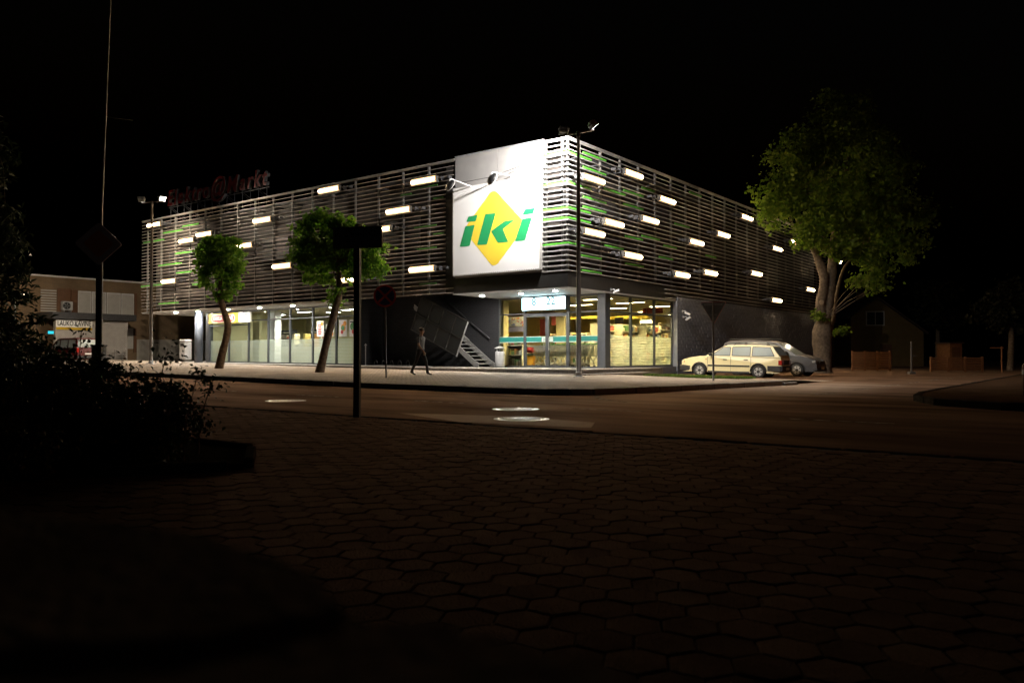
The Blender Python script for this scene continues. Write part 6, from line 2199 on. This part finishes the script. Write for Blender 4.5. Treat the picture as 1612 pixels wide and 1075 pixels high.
# street lamps in the distance
def street_lamp(px, py, Y, label, col, strength, power, armx=0.6):
    p = at(px, py, Y)
    g = zg(wb(p)[0]) - .02
    t = thing("street_lamp", label, "street lamp", (p.x - armx, p.y, g), 0, "lit street lamps in the distance")
    h = p.z - g
    MB().tube([(0, 0, 0), (0, 0, h * .9), (armx * .3, 0, h + .12), (armx, 0, h + .1)], [.09, .06, .045, .04], 8).build("pole", DKSTEEL, t)
    MB().cbox(armx - .3, armx + .25, -.12, .12, .06 + h, .18 + h, .03).build("head", DKSTEEL, t)
    MB().lathe([(.02, h - .10), (.11, h - .05), (.13, h + .055)], 12, Matrix.Translation((armx, 0, 0))).build("lamp", emat("street_lamp_glow", col, strength), t, True)
    if power:
        ld = bpy.data.lights.new("street_lamp_light", 'POINT'); ld.energy = power; ld.color = col; ld.shadow_soft_size = .12
        lo = bpy.data.objects.new("street_lamp_light", ld); COL.objects.link(lo); lo.parent = t; lo.location = (armx, 0, h - .25)
street_lamp(1322, 413, 62, "lit street lamp glimpsed behind the big tree trunk", (1.0, .85, .6), 60, 60)
street_lamp(38, 464, 52, "tiny lit street lamp far off behind the dark spruce", (1.0, .80, .55), 14, 380)
street_lamp(2700, 300, 19, "orange sodium street lamp at the roadside just out of view", (1.0, .30, .06), 30, 700, -.8)

# house, fences and posts across the side street
HY = 74
HOUSEW = mat("house_render", (0.15, 0.10, 0.035), (0.13, 0.085, 0.03), 2, 0.85)
ROOFM = mat("roof_sheet", (0.05, 0.03, 0.025), (0.04, 0.025, 0.02), 3, 0.8)
a_, b__ = at(1340, 560, HY), at(1449, 560, HY)
hw_ = b__.x - a_.x
Hh = thing("house", "dim gabled house with a square attic window across the side street", "house", (a_.x, a_.y, 0), R(-6))
ze = at(1340, 499, HY).z; zr = at(1379, 470, HY).z; ze2 = at(1449, 523, HY).z
prof = [(0, -.1), (hw_, -.1), (hw_, ze2), (hw_ * .36, zr), (0, ze)]
M = Matrix(((1, 0, 0, 0), (0, 0, 1, 0), (0, 1, 0, 0), (0, 0, 0, 1)))
MB().prism(prof, 0, 9, M).build("wall", HOUSEW, Hh)
rf = MB()
for (xa, za), (xb, zb) in (((-.35, ze - .2), (hw_ * .36, zr)), ((hw_ * .36, zr), (hw_ + .35, ze2 - .25))):
    rf.add([(xa, -.3, za + .03), (xb, -.3, zb + .03), (xb, 9.3, zb + .03), (xa, 9.3, za + .03), (xa, -.3, za + .18), (xb, -.3, zb + .18), (xb, 9.3, zb + .18), (xa, 9.3, za + .18)],
           [(0, 3, 2, 1), (4, 5, 6, 7), (0, 1, 5, 4), (1, 2, 6, 5), (2, 3, 7, 6), (3, 0, 4, 7)])
ro = rf.build("roof", ROOFM, Hh)
MB().box(hw_ * .3, hw_ * .3 + .6, 4, 4.6, zr - .6, zr + .9).build("chimney", ROOFM, ro)
za, zb = at(1362, 513, HY).z, at(1362, 490, HY).z
xa, xb = at(1362, 500, HY).x - a_.x, at(1390, 500, HY).x - a_.x
wn_ = MB().box(xa, xb, -.06, -.003, za, zb).build("window", SHUT, Hh)
MB().box(xa + .1, (xa + xb) / 2 - .04, -.07, -.061, za + .1, zb - .1).box((xa + xb) / 2 + .04, xb - .1, -.07, -.061, za + .1, zb - .1).build("pane", BLACKP, wn_)
MB().box(2.6, 3.6, -.05, -.003, -.05, 2.0).build("door", BROWN, Hh)

FENCEW = mat("fence_wood", (0.22, 0.10, 0.04), (0.17, 0.075, 0.03), 5, 0.8)
def slat_fence(pxa, pxb, pyt, pyb, Y, nsl, label, m, tilt=0.0):
    a_, b_ = at(pxa, pyb, Y), at(pxb, pyb, Y)
    ln = b_.x - a_.x
    h = at(pxa, pyt, Y).z + .05
    t = thing("slat_fence", label, "fence", (a_.x, a_.y, -.05), R(tilt), "horizontal slat garden fences")
    for k in range(nsl):
        z = .12 + (h - .12) * k / nsl
        MB().box(0, ln, -.03, -.005, z, z + (h - .12) / nsl * .68).build("slat", m, t)
    for k in range(4):
        x = .05 + (ln - .1) * k / 3
        MB().box(x - .05, x + .05, -.004, .09, 0, h + .03).build("post", m, t)
    return t
slat_fence(1341, 1401, 553, 583, 50, 8, "orange wooden slat fence just beyond the big tree", FENCEW, -4)
slat_fence(1465, 1551, 562, 583, 48, 8, "reddish slat fence before the dark garden", FENCEW, 3)
p = at(1505, 560, 56)
t = thing("garden_shed", "small reddish garden shed rising behind the reddish slat fence", "shed", (p.x, p.y, -.05), R(5))
MB().box(-.45, .45, 0, 1.5, 0, 1.85).build("wall", FENCEW, t)
MB().box(-.55, .55, -.1, 1.6, 1.852, 1.95).build("roof", ROOFM, t)
MB().box(-.3, .3, -.03, -.002, .1, 1.6).build("door", BROWN, t)
p = at(1435, 589, 42)
t = thing("concrete_post", "slim pale post on a square foot between the two slat fences", "post", (p.x, p.y, -.02), 0)
hh = at(1435, 537, 42).z
GREYR = mat("dull_concrete", (0.10, 0.095, 0.09), None, 4, .9)
MB().tube([(0, 0, 0), (0, 0, hh)], .05, 8).build("shaft", GREYR, t)
MB().cbox(-.16, .16, -.16, .16, 0, .14, .02).build("foot", GREYR, t)
MB().box(-.02, .25, -.02, .02, hh * .55, hh * .58).build("bar", GREYR, t)
p = at(1577, 578, 46)
t = thing("washing_line_post", "thin reddish post with a short cross bar at the far right", "post", (p.x, p.y, -.02), 0)
MB().tube([(0, 0, 0), (0, 0, 1.5)], .035, 8).build("shaft", FENCEW, t)
MB().tube([(-.65, 0, 1.42), (.12, 0, 1.42)], .03, 6).build("cross_bar", FENCEW, t)
p = at(1613, 622, 17.2)
t = thing("bollard", "dark short bollard on the corner of the far pavement", "bollard", (p.x + .05, p.y, .10), 0)
MB().lathe([(.085, 0), (.085, .62), (.06, .68), (.02, .70)], 14).build("shaft", BROWN, t, True)
MB().lathe([(.088, .45), (.09, .46), (.09, .54), (.088, .55)], 14).build("band", WHP, t, True)

# ================================================================== THE STONE LEDGE UNDER THE CAMERA
STONE = mat("ledge_stone", (0.11, 0.085, 0.064), (0.07, 0.055, 0.042), 9, 0.95, spec=0.0, bump=.8, bscale=60, detail=9)
L_ = thing("stone_ledge", "rough blurred stone ledge right under the viewpoint", "ledge", (0, 0, 0), 0)
def stone(poly, z0, z1, seed):
    bm = bmesh.new()
    vs = [bm.verts.new((x, y, z1)) for x, y in poly]
    f = bm.faces.new(vs)
    e = bmesh.ops.extrude_face_region(bm, geom=[f])
    for v in e["geom"]:
        if isinstance(v, bmesh.types.BMVert):
            v.co.z = z0
    bmesh.ops.recalc_face_normals(bm, faces=bm.faces[:])
    bmesh.ops.bevel(bm, geom=[e_ for e_ in bm.edges if max(e_.verts[0].co.z, e_.verts[1].co.z) > z1 - .01], offset=.03, segments=3, affect='EDGES')
    b = MB(); b.bm(bm)
    return b.build("stone", STONE, L_)
stone([(-1.6, .35), (-.34, .33), (-.14, .36), (-.055, .425), (-.10, .52), (-.22, .63), (-.48, .76), (-.95, .98), (-1.6, 1.2)], 0.0, .815, 1)
stone([(-1.6, -.6), (.5, -.6), (.35, -.05), (.16, .18), (.06, .33), (-.045, .405), (-.14, .335), (-.34, .305), (-1.6, .325)], 0.0, .83, 2)
